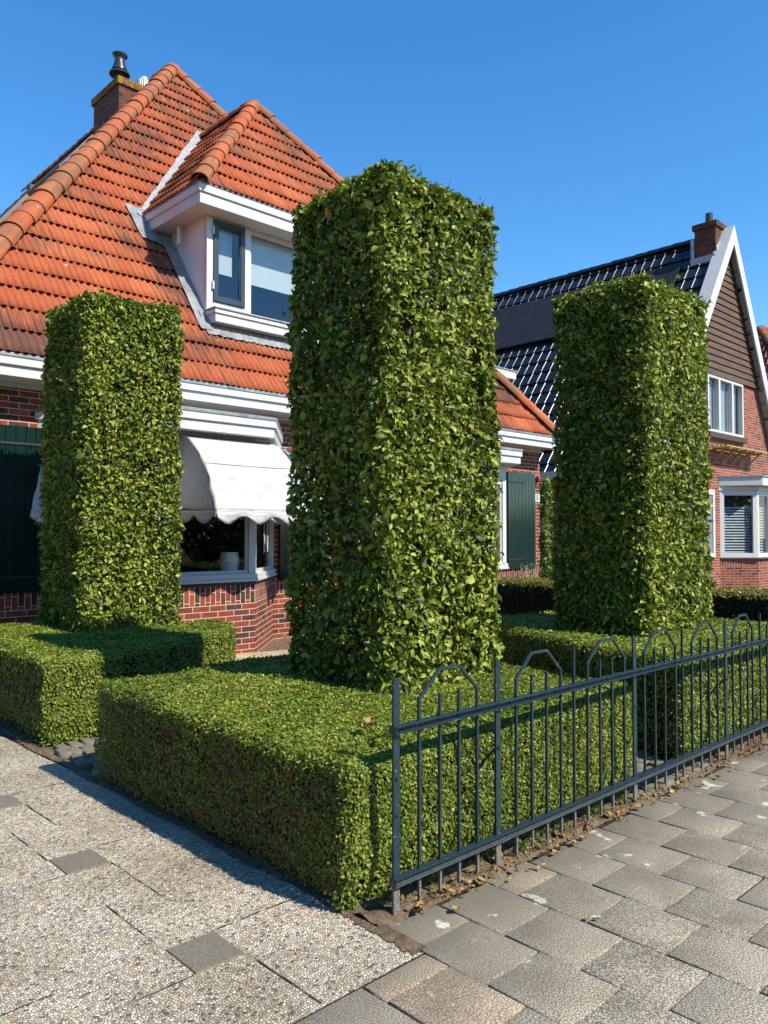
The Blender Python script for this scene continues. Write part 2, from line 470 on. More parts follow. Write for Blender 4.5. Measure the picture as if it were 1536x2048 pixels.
M['asphalt'] = soil_mat("asphalt", (0.04, 0.04, 0.04), (0.055, 0.055, 0.055), (0.07, 0.07, 0.07), 60, 0.3)
M['cobble'] = paver_mat("cobble_stone", 0.8, False)

def cloth_mat():
    m, nt, b = newmat("awning_cloth")
    p = posco(nt)
    f = noise(nt, p, 4, 3)
    r = ramp(nt, [(0.3, (0.455, 0.46, 0.475)), (0.7, (0.50, 0.505, 0.515))]); nt.links.new(f, r.inputs[0])
    nt.links.new(r.outputs[0], b.inputs["Base Color"])
    b.inputs["Roughness"].default_value = 0.7
    b.inputs["Specular IOR Level"].default_value = 0.2
    wr = noise(nt, p, 5.0, 3, 0.5)
    bump(nt, b, wr, 0.6, 0.08)
    t = nt.nodes.new("ShaderNodeBsdfTranslucent"); t.inputs[0].default_value = (0.8, 0.79, 0.76, 1)
    mx = nt.nodes.new("ShaderNodeMixShader"); mx.inputs[0].default_value = 0.18
    nt.links.new(b.outputs[0], mx.inputs[1]); nt.links.new(t.outputs[0], mx.inputs[2])
    nt.links.new(mx.outputs[0], nt.nodes["Material Output"].inputs[0])
    return m
M['cloth'] = cloth_mat()

# ------------------------------------------------------------------ mesh builder
class MB:
    def __init__(self): self.v = []; self.f = []; self.swap = []
    def face(self, pts, swap=False):
        i = len(self.v); self.v += [tuple(p) for p in pts]
        self.f.append(tuple(range(i, i + len(pts)))); self.swap.append(swap); return self
    def box(self, x0, x1, y0, y1, z0, z1, swap=False, skip=''):
        i = len(self.v)
        self.v += [(x0, y0, z0), (x1, y0, z0), (x1, y1, z0), (x0, y1, z0), (x0, y0, z1), (x1, y0, z1), (x1, y1, z1), (x0, y1, z1)]
        fs = {'b': (0, 3, 2, 1), 't': (4, 5, 6, 7), 'f': (0, 1, 5, 4), 'r': (1, 2, 6, 5), 'k': (2, 3, 7, 6), 'l': (3, 0, 4, 7)}
        for k, q in fs.items():
            if k in skip: continue
            self.f.append(tuple(i + a for a in q)); self.swap.append(swap)
        return self
    def prism(self, poly, z0, z1, swap=False, caps=True):
        """vertical prism over a CCW plan polygon"""
        n = len(poly); i = len(self.v)
        self.v += [(x, y, z0) for x, y in poly] + [(x, y, z1) for x, y in poly]
        for k in range(n):
            l = (k + 1) % n
            self.f.append((i + k, i + l, i + n + l, i + n + k)); self.swap.append(swap)
        if caps:
            self.f.append(tuple(i + n + k for k in range(n))); self.swap.append(swap)
            self.f.append(tuple(i + k for k in reversed(range(n)))); self.swap.append(swap)
        return self
    def ext(self, poly, d):
        """3-D polygon extruded along vector d"""
        n = len(poly); i = len(self.v); d = Vector(d)
        P0 = [Vector(p) for p in poly]; P1 = [p + d for p in P0]
        self.v += [tuple(p) for p in P0 + P1]
        for k in range(n):
            l = (k + 1) % n
            self.f.append((i + k, i + l, i + n + l, i + n + k)); self.swap.append(False)
        self.f.append(tuple(i + n + k for k in range(n))); self.swap.append(False)
        self.f.append(tuple(i + k for k in reversed(range(n)))); self.swap.append(False)
        return self
    def lathe(self, c, prof, seg=24, axis='z'):
        i = len(self.v); n = len(prof)
        for r, z in prof:
            for k in range(seg):
                a = 2 * math.pi * k / seg
                self.v.append((c[0] + r * math.cos(a), c[1] + r * math.sin(a), c[2] + z))
        for j in range(n - 1):
            for k in range(seg):
                l = (k + 1) % seg
                self.f.append((i + j * seg + k, i + j * seg + l, i + (j + 1) * seg + l, i + (j + 1) * seg + k)); self.swap.append(False)
        self.f.append(tuple(i + k for k in reversed(range(seg)))); self.swap.append(False)
        self.f.append(tuple(i + (n - 1) * seg + k for k in range(seg))); self.swap.append(False)
        return self
    def tube(self, pts, radii, seg=6):
        pts = [Vector(p) for p in pts]; i = len(self.v); n = len(pts)
        if not hasattr(radii, '__len__'): radii = [radii] * n
        for j, p in enumerate(pts):
            d = (pts[min(j + 1, n - 1)] - pts[max(j - 1, 0)]).normalized()
            a = d.cross(Vector((0.31, 0.17, 0.93))); a = a.normalized() if a.length > 1e-4 else Vector((1, 0, 0))
            b = d.cross(a)
            for k in range(seg):
                t = 2 * math.pi * k / seg
                self.v.append(tuple(p + (a * math.cos(t) + b * math.sin(t)) * radii[j]))
        for j in range(n - 1):
            for k in range(seg):
                l = (k + 1) % seg
                self.f.append((i + j * seg + k, i + j * seg + l, i + (j + 1) * seg + l, i + (j + 1) * seg + k)); self.swap.append(False)
        self.f.append(tuple(i + k for k in reversed(range(seg)))); self.swap.append(False)
        self.f.append(tuple(i + (n - 1) * seg + k for k in range(seg))); self.swap.append(False)
        return self
    def build(self, name, mat, parent=None, bevel=0, smooth=False, loc=(0, 0, 0), uvoff=(0, 0)):
        me = bpy.data.meshes.new(name)
        me.from_pydata(self.v, [], self.f)
        me.materials.append(mat)
        uvl = me.uv_layers.new(name="UVMap").data
        for p in me.polygons:
            n = p.normal; sw = self.swap[p.index]
            if abs(n.z) > 0.8: t = Vector((1, 0, 0)); b = Vector((0, 1, 0))
            else:
                t = Vector((-n.y, n.x, 0)).normalized()
                if t.x < -0.01 or (abs(t.x) <= 0.01 and t.y < 0): t = -t
                b = Vector((0, 0, 1))
            for li in p.loop_indices:
                co = me.vertices[me.loops[li].vertex_index].co
                u, v = co.dot(t) + uvoff[0], co.dot(b) + uvoff[1]
                uvl[li].uv = (v, u) if sw else (u, v)
        if smooth:
            for p in me.polygons: p.use_smooth = True
            try: me.set_sharp_from_angle(angle=math.radians(40))
            except Exception: pass
        o = link(name, me, parent, loc)
        if bevel:
            md = o.modifiers.new("bevel", 'BEVEL'); md.width = bevel; md.segments = 2
            md.limit_method = 'ANGLE'; md.angle_limit = math.radians(40)
        return o

def mesh_np(name, V, F, mat, parent=None, rnd=None, uv=None, smooth=True, loc=(0, 0, 0)):
    """fast mesh: V (n,3); F (m,k) all faces of k corners"""
    me = bpy.data.meshes.new(name)
    V = np.ascontiguousarray(V, dtype=np.float32); F = np.ascontiguousarray(F, dtype=np.int32)
    m, k = F.shape
    me.vertices.add(len(V)); me.vertices.foreach_set("co", V.ravel())
    me.loops.add(m * k); me.loops.foreach_set("vertex_index", F.ravel())
    me.polygons.add(m); me.polygons.foreach_set("loop_start", np.arange(0, m * k, k, dtype=np.int32))
    if smooth: me.polygons.foreach_set("use_smooth", np.ones(m, dtype=bool))
    me.update(calc_edges=True)
    if rnd is not None:
        a = me.attributes.new("rnd", 'FLOAT', 'POINT'); a.data.foreach_set("value", np.ascontiguousarray(rnd, dtype=np.float32))
    if uv is not None:
        l = me.uv_layers.new(name="UVMap"); l.data.foreach_set("uv", np.ascontiguousarray(uv[F.ravel()], dtype=np.float32).ravel())
    me.materials.append(mat)
    return link(name, me, parent, loc)

def vnoise(P, seed=0, freq=1.0):
    """cheap smooth noise in about -1..1"""
    r = np.random.default_rng(seed); out = np.zeros(len(P))
    for k in range(6):
        w = r.normal(size=3) * freq * (1 + 0.5 * k); ph = r.uniform(0, 6.28)
        out += np.sin(P @ w + ph) / (1 + 0.35 * k)
    return out / 2.6

# ------------------------------------------------------------------ leaves
LEAF_FULL = (np.array([(0, 0, 0), (0.32, -0.26, 0.13), (0.70, -0.21, 0.10), (1, 0, -0.16), (0.70, 0.21, 0.06), (0.32, 0.26, 0.15), (0.35, 0, 0.0), (0.72, 0, -0.02)]),
             np.array([(0, 6, 1, 1), (1, 6, 7, 2), (2, 7, 3, 3), (0, 5, 6, 6), (5, 4, 7, 6), (4, 3, 7, 7)]))
LEAF_TRI = np.array([(0, 1, 6), (1, 2, 7), (1, 7, 6), (2, 3, 7), (0, 6, 5), (6, 7, 4), (6, 4, 5), (7, 3, 4)])
LEAF_V = LEAF_FULL[0]
QUAD_V = np.array([(0, 0, 0), (0.5, -0.32, 0.06), (1, 0, 0), (0.5, 0.32, 0.06)])

def unit(a): return a / np.maximum(np.linalg.norm(a, axis=1, keepdims=True), 1e-6)

def leaves(name, pos, out, size, mat, parent=None, full=True, jit=0.7, up=0.45, outw=0.6, rnd=None, droop=0.5, axo=0.35):
    n = len(pos)
    nr = unit(out * outw + np.array([0, 0, up]) + rng.normal(size=(n, 3)) * jit)
    ax = rng.normal(size=(n, 3)) * 0.8 + out * axo + np.array([0, 0, -droop])
    ax = unit(ax - nr * np.sum(ax * nr, axis=1, keepdims=True))
    bt = np.cross(nr, ax)
    T = LEAF_V if full else QUAD_V
    s = size[:, None, None]
    wj = rng.uniform(0.8, 1.25, n)[:, None, None]
    V = pos[:, None, :] + s * (T[None, :, 0:1] * ax[:, None, :] + wj * T[None, :, 1:2] * bt[:, None, :] + T[None, :, 2:3] * nr[:, None, :])
    k = len(T)
    base = (np.arange(n) * k)[:, None, None]
    F = ((LEAF_TRI if full else np.array([(0, 1, 2, 3)]))[None] + base)
    F = F.reshape(-1, F.shape[-1])
    if rnd is None: rnd = rng.beta(2.0, 2.2, n)
    return mesh_np(name, V.reshape(-1, 3), F, mat, parent, rnd=np.repeat(rnd, k), smooth=full)

def column_hedge(x0, x1, y0, y1, z0, z1, dens, size, label, seed, holes=0.0):
    root = empty('column_hedge', ((x0 + x1) / 2, (y0 + y1) / 2, 0))
    tag(root, label, 'hedge', 'tall clipped column hedges')
    cx, cy = (x0 + x1) / 2, (y0 + y1) / 2; hx, hy = (x1 - x0) / 2, (y1 - y0) / 2
    hz = z1 - z0
    # trunk and limbs inside
    tb = MB()
    tb.tube([(0, 0, 0), (0.02, 0.01, 1.2), (-0.02, 0.0, 2.4), (0.0, 0.02, z1 - 0.3)], [0.06, 0.05, 0.035, 0.012], 8)
    r = random.Random(seed)
    for k in range(150):
        z = r.uniform(z0 - 0.05, z1 - 0.15); a = r.uniform(0, 6.283); L = r.uniform(0.3, 1.0)
        ex, ey = math.cos(a) * hx * 1.25 * L, math.sin(a) * hy * 1.25 * L
        ex = max(-hx * 0.96, min(hx * 0.96, ex)); ey = max(-hy * 0.96, min(hy * 0.96, ey))
        up = r.uniform(0.02, 0.35)
        tb.tube([(0, 0, z), (ex * 0.5 + r.uniform(-.05, .05), ey * 0.5 + r.uniform(-.05, .05), z + up * 0.4), (ex, ey, min(z + up, z1 - 0.02))], [0.014, 0.009, 0.004], 5)
    tb.build('trunk', M['bark'], root, smooth=True)
    areas = [2 * hx * hz, 2 * hx * hz, 2 * hy * hz, 2 * hy * hz, 4 * hx * hy]
    P, O = [], []
    for fi, A in enumerate(areas):
        n = int(A * dens * (1.0 if fi < 4 else 1.3))
        u = rng.uniform(-1, 1, n); v = rng.uniform(0, 1, n); d = np.where(rng.uniform(size=n) < 0.78, rng.exponential(0.04, n), rng.uniform(0.06, 0.25, n))
        z = z0 + v * hz
        if fi == 0: p = np.stack([u * hx, -hy + d, z], 1); o = (0, -1, 0)
        elif fi == 1: p = np.stack([u * hx, hy - d, z], 1); o = (0, 1, 0)
        elif fi == 2: p = np.stack([-hx + d, u * hy, z], 1); o = (-1, 0, 0)
        elif fi == 3: p = np.stack([hx - d, u * hy, z], 1); o = (1, 0, 0)
        else: p = np.stack([u * hx, (v * 2 - 1) * hy, z1 - d], 1); o = (0, 0, 1)
        P.append(p); O.append(np.tile(np.array(o, float), (n, 1)))
    # looser fill inside
    n = int(dens * 1.2)
    P.append(np.stack([rng.uniform(-hx, hx, n) * 0.8, rng.uniform(-hy, hy, n) * 0.8, rng.uniform(z0, z1, n)], 1)); O.append(unit(rng.normal(size=(n, 3))))
    P = np.concatenate(P); O = np.concatenate(O)
    # soften corners, swell and taper
    q = np.abs(P[:, :2]) / np.array([hx, hy]); m = (q ** 9).sum(1) ** (1 / 9)
    P[:, :2] *= (np.minimum(1.0, 1.0 / np.maximum(m, 1e-3)))[:, None]
    t = (P[:, 2] - z0) / hz
    P[:, :2] *= (1.03 - 0.05 * t)[:, None]
    w = vnoise(P, seed, 2.6) * 0.024 + vnoise(P, seed + 1, 7.0) * 0.022 + vnoise(P, seed + 2, 17.0) * 0.020
    P += O * w[:, None]
    P[:, 2] += np.where(t > 0.97, vnoise(P, seed + 2, 4.0) * 0.035, 0)
    edge = np.maximum(np.abs(P[:, 0]) / hx, np.abs(P[:, 1]) / hy)
    P[:, 2] -= np.where(t > 0.93, np.clip(edge - 0.85, 0, 1) * 0.25, 0)
    # ragged skirt and thin patches
    keep = rng.uniform(size=len(P)) < np.clip(0.74 + 0.50 * vnoise(P, seed + 5, 5.0) + 0.38 * vnoise(P, seed + 6, 14.0), 0.06, 1)
    if holes:
        lf = (O[:, 0] < -0.5)
        keep &= ~(lf & (vnoise(P, seed + 8, 8.0) > 0.45 - holes * 0.3) & (rng.uniform(size=len(P)) < 0.72))
    P, O = P[keep], O[keep]
    # stray shoots
    ns = 110
    sp, so_ = [], []
    for k in range(ns):
        i = rng.integers(len(P)); b0 = P[i]; o0 = O[i]
        d = unit((o0 + np.array([0, 0, 0.7]) + rng.normal(size=3) * 0.4)[None])[0]
        L = rng.uniform(0.04, 0.13)
        for j in range(4):
            sp.append(b0 + d * L * (j + 1) / 4); so_.append(d)
    P = np.concatenate([P, np.array(sp)]); O = np.concatenate([O, np.array(so_)])
    s = size * np.exp(rng.normal(0, 0.25, len(P)))
    rn = np.clip(rng.beta(1.5, 1.9, len(P)) * 0.92 + 0.13 * vnoise(P, seed + 9, 3.0) + 0.10 * vnoise(P, seed + 10, 11.0), 0, 0.95)
    yel = rng.uniform(size=len(P)) < 0.012
    rn[yel] = rng.uniform(0.95, 1.0, yel.sum())
    # brown shoots and leaf stalks at the clipped surface
    tv, tf = [], []
    for k in range(1500):
        i = rng.integers(len(P)); c = P[i] - O[i] * rng.uniform(0.0, 0.05); d = unit((rng.normal(size=3) * 0.8 + O[i] * 0.3 + np.array([0, 0, 0.5]))[None])[0] * rng.uniform(0.05, 0.16)
        g = np.cross(d, rng.normal(size=3)); g = g / (np.linalg.norm(g) + 1e-6) * 0.0022
        b_ = len(tv); tv += [c - g, c + g, c + d + g * 0.4, c + d - g * 0.4]; tf.append((b_, b_ + 1, b_ + 2, b_ + 3))
    mesh_np('twigs', np.array(tv), np.array(tf), M['twig'], root, smooth=False)
    leaves('foliage', P, O, s, M['hornbeam'], root, True, rnd=rn, jit=0.72, up=0.30, outw=0.75, axo=0.12)
    return root

def poly_area(p): return 0.5 * sum(p[i][0] * p[(i + 1) % len(p)][1] - p[(i + 1) % len(p)][0] * p[i][1] for i in range(len(p)))

def inside(poly, X, Y):
    c = np.zeros(len(X), bool); n = len(poly)
    for i in range(n):
        x0, y0 = poly[i]; x1, y1 = poly[(i + 1) % n]
        cond = ((y0 > Y) != (y1 > Y)) & (X < (x1 - x0) * (Y - y0) / (y1 - y0 + 1e-12) + x0)
        c ^= cond
    return c

def box_hedge(poly, h, dens, size, label, seed, name='box_hedge', mat='box', group='low clipped box hedges', cat='hedge', tip=None, twigs=0, r=0.07, lod=None):
    """clipped hedge over a CCW plan polygon; h may be a function of (x, y)"""
    hf = h if callable(h) else (lambda X, Y: np.full(np.shape(X), h))
    xs = [p[0] for p in poly]; ys = [p[1] for p in poly]
    root = empty(name, (sum(xs) / len(xs), sum(ys) / len(ys), 0)); tag(root, label, cat, group)
    off = np.array(root.location)
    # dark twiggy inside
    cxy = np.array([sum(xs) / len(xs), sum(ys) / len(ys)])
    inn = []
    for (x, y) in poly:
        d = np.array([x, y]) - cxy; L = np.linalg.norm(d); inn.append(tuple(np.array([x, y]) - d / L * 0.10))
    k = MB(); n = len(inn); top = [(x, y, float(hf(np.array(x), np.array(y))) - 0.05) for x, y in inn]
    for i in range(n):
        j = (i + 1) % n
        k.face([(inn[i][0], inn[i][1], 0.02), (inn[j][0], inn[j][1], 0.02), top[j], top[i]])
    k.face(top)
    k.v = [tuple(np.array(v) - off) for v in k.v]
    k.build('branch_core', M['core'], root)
    P, O = [], []
    A = poly_area(poly); nt_ = int(A * dens)
    bx = rng.uniform(min(xs), max(xs), nt_ * 3); by = rng.uniform(min(ys), max(ys), nt_ * 3)
    ins = inside(poly, bx, by); bx, by = bx[ins][:nt_], by[ins][:nt_]
    dist = np.full(len(bx), 9.0); gx = np.zeros(len(bx)); gy = np.zeros(len(bx))
    for i in range(n):
        p0 = np.array(poly[i]); p1 = np.array(poly[(i + 1) % n]); e = (p1 - p0) / np.linalg.norm(p1 - p0); nn = np.array([e[1], -e[0]])
        t = (bx - p0[0]) * e[0] + (by - p0[1]) * e[1]; L = np.linalg.norm(p1 - p0)
        tt = np.clip(t, 0, L); dd = np.hypot(bx - p0[0] - tt * e[0], by - p0[1] - tt * e[1])
        s = dd < dist; dist[s] = dd[s]; gx[s] = nn[0]; gy[s] = nn[1]
    z = hf(bx, by); q = np.clip(r - dist, 0, r)
    z = z - (r - np.sqrt(np.maximum(r * r - q * q, 0)))
    p = np.stack([bx, by, z - np.minimum(rng.exponential(0.009, len(bx)), 0.05)], 1)
    o = np.stack([gx * q / r, gy * q / r, np.full(len(bx), 1.0)], 1)
    P.append(p); O.append(unit(o))
    for i in range(n):
        p0 = np.array(poly[i]); p1 = np.array(poly[(i + 1) % n]); L = np.linalg.norm(p1 - p0); e = (p1 - p0) / L; nn = np.array([e[1], -e[0]])
        hm = float(np.mean(hf(np.array([p0[0], p1[0]]), np.array([p0[1], p1[1]]))))
        flank = nn[0] < -0.6
        m = int(L * hm * dens * (0.75 if flank else 1.0 if (nn[0] < 0.3 and nn[1] < 0.3) else 0.6))
        t = rng.uniform(0, L, m); x = p0[0] + e[0] * t; y = p0[1] + e[1] * t
        hh = hf(x, y); zz = hh * rng.uniform(0.01, 1, m)
        q = np.clip(r - (hh - zz), 0, r)
        ins_ = r - np.sqrt(np.maximum(r * r - q * q, 0)) + np.minimum(rng.exponential(0.034 if flank else 0.012, m), 0.10)
        # rounded vertical corners
        dc = np.minimum(t, L - t); qc = np.clip(r - dc, 0, r); ins_ += (r - np.sqrt(np.maximum(r * r - qc * qc, 0))) * 0.7
        ins_ += np.clip(0.17 - zz, 0, 1) * 0.35
        P.append(np.stack([x - nn[0] * ins_, y - nn[1] * ins_, zz], 1))
        O.append(unit(np.stack([nn[0] * np.ones(m), nn[1] * np.ones(m), q / r], 1)))
    P = np.concatenate(P); O = np.concatenate(O)
    w = vnoise(P, seed, 2.2) * 0.020 + vnoise(P, seed + 3, 8.0) * 0.011 + vnoise(P, seed + 4, 30.0) * 0.005
    P += O * w[:, None]
    side = O[:, 2] < 0.6
    keep = rng.uniform(size=len(P)) < np.where(side, np.clip(0.75 + 0.45 * vnoise(P, seed + 5, 9.0) + 0.25 * vnoise(P, seed + 6, 25.0) + (P[:, 2] - 0.12) * 0.4, 0.15, 1), np.clip(0.93 + 0.2 * vnoise(P, seed + 7, 14.0), 0.4, 1))
    P, O = P[keep], O[keep]; side = O[:, 2] < 0.6
    up_i = np.where(~side)[0]
    if len(up_i) > 100 and mat == 'box':
        ns = int(A * 60); ii = rng.choice(up_i, ns); Ls = rng.uniform(0.012, 0.045, ns)
        dd = unit(np.stack([rng.normal(size=ns) * 0.35, rng.normal(size=ns) * 0.35, np.ones(ns)], 1))
        ex = np.concatenate([P[ii] + dd * (Ls * f)[:, None] for f in (0.35, 0.7, 1.0)])
        P = np.concatenate([P, ex]); O = np.concatenate([O, np.tile(dd, (3, 1))]); side = O[:, 2] < 0.6
    s = size * rng.uniform(0.65, 1.3, len(P))
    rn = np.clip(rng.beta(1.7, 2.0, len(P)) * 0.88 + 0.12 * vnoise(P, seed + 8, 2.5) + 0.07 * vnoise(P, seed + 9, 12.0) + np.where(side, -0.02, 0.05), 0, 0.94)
    br = rng.uniform(size=len(P)) < 0.012; rn[br] = rng.uniform(0.95, 1, br.sum())
    PL = P - off
    if tip is not None:
        tp = ~side | (P[:, 2] > hf(P[:, 0], P[:, 1]) - 0.06)
        leaves('foliage', PL[~tp], O[~tp], s[~tp], M[mat], root, False, jit=0.75, rnd=rn[~tp])
        leaves('shoot_tips', PL[tp], O[tp], s[tp], M[tip], root, False, jit=0.75, rnd=rn[tp])
    else:
        leaves('foliage', PL, O, s, M[mat], root, False, jit=0.45, up=0.15, outw=0.9, droop=0.2, axo=0.1, rnd=rn)
    if twigs:
        tv, tf = [], []
        for i in range(n):
            p0 = np.array(poly[i]); p1 = np.array(poly[(i + 1) % n]); L = np.linalg.norm(p1 - p0); e = (p1 - p0) / L; nn = np.array([e[1], -e[0]])
            if nn[0] > -0.3 and nn[1] > -0.3: continue
            for k_ in range(int(twigs * L * (1 if nn[0] < -0.3 else 0.35))):
                t = rng.uniform(0.05, L - 0.05); z = rng.uniform(0.05, 0.9) * float(hf(*(p0 + e * t)))
                c = np.array([*(p0 + e * t - nn * rng.uniform(0.0, 0.05)), z])
                d = np.array([e[0] * rng.normal() * 0.6, e[1] * rng.normal() * 0.6, rng.uniform(0.3, 1)]) + np.array([nn[0], nn[1], 0]) * rng.uniform(-0.2, 0.5)
                d = d / np.linalg.norm(d) * rng.uniform(0.04, 0.14); g = np.cross(d, np.array([nn[0], nn[1], 0])); g = g / (np.linalg.norm(g) + 1e-6) * 0.0016
                bq = len(tv); tv += [c - g - off, c + g - off, c + d + g * 0.4 - off, c + d - g * 0.4 - off]; tf.append((bq, bq + 1, bq + 2, bq + 3))
        mesh_np('twigs', np.array(tv), np.array(tf), M['twig'], root, smooth=False)
    return root

# ------------------------------------------------------------------ roof of ribbed tiles
def roof_face(name, p0, e, s, L, xl, xr, parent, mat, course=0.402, tile=0.285, waves=3, amp=0.014, lip=0.038, spw=6, cut=None, stagger=0.5, x_off=0.0, pantile=False):
    """p0: eave origin; e: unit along eave; s: unit up the slope; xl/xr(t): limits along e at slope distance t"""
    p0 = np.array(p0, float); e = np.array(e, float); s = np.array(s, float); nrm = np.cross(e, s); nrm /= np.linalg.norm(nrm)
    if nrm[2] < 0: nrm = -nrm
    V, F, UV = [], [], []; base = 0
    dx = tile / waves / spw
    nc = int(math.ceil(L / course))
    for k in range(nc):
        t0, t1 = k * course, min((k + 1) * course + 0.03, L + 0.02)
        st = (k % 2) * stagger * tile + x_off
        a0 = min(xl(t0), xl(t1)); a1 = max(xr(t0), xr(t1))
        if a1 - a0 < 0.02: continue
        i0 = math.floor(a0 / dx); i1 = math.ceil(a1 / dx)
        x = np.arange(i0, i1 + 1) * dx
        ph = ((x + st) / tile)
        tid = np.floor(ph + 1e-6)
        if pantile:
            RW = 0.16 if tile > 0.3 else 0.3
            fr = ph - np.floor(ph); wv = np.where(fr < RW, np.sin(fr / RW * math.pi) * 1.0, -0.12 * np.sin((fr - RW) / (1 - RW) * math.pi)); wv = wv * 2
        else:
            wv = np.cos(2 * math.pi * ph * waves)
        r_ = np.random.default_rng(abs(int(k * 977 + 5)))
        toff = r_.normal(size=int(tid.max() - tid.min()) + 1) * 0.0045
        dz = toff[(tid - tid.min()).astype(int)]
        rows = []
        th = min(0.016, lip * 0.4)
        for tt, hgt in ((t0 + 0.07, -0.03), (t0 + 0.06, lip - th - 0.004), (t0, lip - th), (t0, lip), (t0 + 0.5 * (t1 - t0), lip * 0.55), (t1, 0.0)):
            lo, hi = xl(tt), xr(tt)
            xc = np.clip(x, lo, hi)
            hh = hgt + (amp * wv + dz if hgt > -0.01 else amp * wv * 0.6)
            sag = (0.0 * wv if tt > t0 else -0.010 * (wv + 1) * 0.5)
            P = p0 + np.outer(xc, e) + np.outer(tt + sag, s) + np.outer(hh, nrm)
            rows.append(P); V.append(P)
            UV.append(np.stack([(x + st) / tile, np.full(len(x), k + (tt - t0) / course * 0.9 + 0.01)], 1))
        n = len(x)
        for rr in range(5):
            i = base + rr * n + np.arange(n - 1)
            q = np.stack([i, i + 1, i + n + 1, i + n], 1)
            A = rows[rr]; w_ = np.linalg.norm(A[1:] - A[:-1], axis=1) > 1e-4
            B = rows[rr + 1]; w_ |= np.linalg.norm(B[1:] - B[:-1], axis=1) > 1e-4
            if cut is not None:
                C = (A[1:] + A[:-1] + B[1:] + B[:-1]) / 4
                w_ &= ~cut(C[:, 0], C[:, 1])
            F.append(q[w_])
        base += 6 * n
    V = np.concatenate(V); UV = np.concatenate(UV); F = np.concatenate(F)
    o = mesh_np(name, V, F, mat, parent, uv=UV, smooth=pantile)
    if pantile:
        try: o.data.set_sharp_from_angle(angle=math.radians(50))
        except Exception: pass
    return o

def ridge_caps(name, a, b, parent, mat, r=0.15, step=0.40, up=-0.02, end=False, rest=0.0):
    """overlapping half-round caps from a (low) to b (high)"""
    a = Vector(a); b = Vector(b); d = (b - a); L = d.length; d.normalize()
    side = d.cross(Vector((0, 0, 1))).normalized(); n = side.cross(d).normalized()
    V, F, UV = [], [], []; nseg = 12; k = 0; t = 0.0; rr = random.Random(3)
    while t < L - 0.05:
        t1 = min(t + step + 0.05, L + 0.02); jj = rr.uniform(-0.008, 0.008)
        rings = [(t, r * 1.02 - 0.02, 0), (t, r * 1.02, 0), (t + 0.03, r * 1.03, 0), ((t + t1) / 2, r * 0.95, 0), (t1, r * 0.87, 0)]
        b0 = len(V)
        for (tt, ra, _) in rings:
            for q in range(nseg + 1):
                an = math.pi * (q / nseg) * 1.16 - 0.25
                p = a + d * tt + side * math.cos(an) * ra + n * (math.sin(an) * ra * 0.80 + up + jj + rest)
                V.append(tuple(p)); UV.append((k + 0.5 + (q / nseg - 0.5) * 0.8, 0.1 + 0.8 * (tt - t) / step))
        for i in range(len(rings) - 1):
            for q in range(nseg):
                F.append((b0 + i * (nseg + 1) + q, b0 + i * (nseg + 1) + q + 1, b0 + (i + 1) * (nseg + 1) + q + 1, b0 + (i + 1) * (nseg + 1) + q))
        t += step; k += 1
    o = mesh_np(name, np.array(V), np.array(F), mat, parent, uv=np.array(UV), smooth=True)
    try: o.data.set_sharp_from_angle(angle=math.radians(50))
    except Exception: pass
    return o

# =================================================================== SETTING
def sheet(name, x0, x1, y0, y1, z, mat):
    o = MB().face([(x0, y0, z), (x1, y0, z), (x1, y1, z), (x0, y1, z)]).build(name, mat)
    return tag(o, kind='structure')

sheet('ground', -400, 400, -400, 400, -0.06, M['soil'])
sheet('road', -200, 200, -9, -2.2, -0.045, M['asphalt'])

def grid_sheet(name, x0, x1, y0, y1, nx, ny, zf, mat):
    xs = np.linspace(x0, x1, nx); ys = np.linspace(y0, y1, ny)
    X, Y = np.meshgrid(xs, ys); Z = zf(X, Y)
    V = np.stack([X.ravel(), Y.ravel(), Z.ravel()], 1)
    i = (np.arange(ny - 1)[:, None] * nx + np.arange(nx - 1)[None]).ravel()
    F = np.stack([i, i + 1, i + nx + 1, i + nx], 1)
    return tag(mesh_np(name, V, F, mat), kind='structure')

# sidewalk of square concrete flags in half bond
KERB_Y = -2.1
PX, PY = 0.327, 0.347
pv, pf, pr_ = [], [], []
for k in range(-24, 50):
    cx0 = 2.57 + PX * k
    x0, x1 = cx0 + 0.0042, cx0 + PX - 0.0042
    ymax = 2.34 if cx0 > 2.2 else 2.10
    ybase = 1.28 + (0.5 * PY if k % 2 else 0)
    j0 = int(math.floor((KERB_Y - ybase) / PY))
    for j in range(j0, 6):
        y0 = ybase + PY * j; y1 = min(y0 + PY, ymax)
        if y1 - y0 < 0.05 or y0 < KERB_Y: continue
        if cx0 < 2.2 and y0 > 2.0: continue
        y0 += 0.004; y1 -= 0.004
        zo = random.gauss(0, 0.0008); tx = random.gauss(0, 0.0018); ty = random.gauss(0, 0.0018)
        jx, jy = random.gauss(0, 0.0012), random.gauss(0, 0.002)
        cxm, cym = (x0 + x1) / 2, (y0 + y1) / 2
        b = len(pv)
        c_ = 0.0045
        ring = lambda ins, z: [(x0 + ins + jx, y0 + ins + jy, z), (x1 - ins + jx, y0 + ins + jy, z), (x1 - ins + jx, y1 - ins + jy, z), (x0 + ins + jx, y1 - ins + jy, z)]
        for ins, z in ((0, -0.05), (0, -0.005), (0.0015, -0.0015), (c_, 0.0)):
            for (xx, yy, zz) in ring(ins, z):
                pv.append((xx, yy, zz + zo + tx * (xx - cxm) + ty * (yy - cym)))
        for q in range(3):
            for s_ in range(4):
                t_ = (s_ + 1) % 4
                pf.append((b + q * 4 + s_, b + q * 4 + t_, b + (q + 1) * 4 + t_, b + (q + 1) * 4 + s_))
        pf.append((b + 12, b + 13, b + 14, b + 15))
        pr_ += [random.betavariate(2, 2) if random.random() > 0.05 else 1.0] * 16
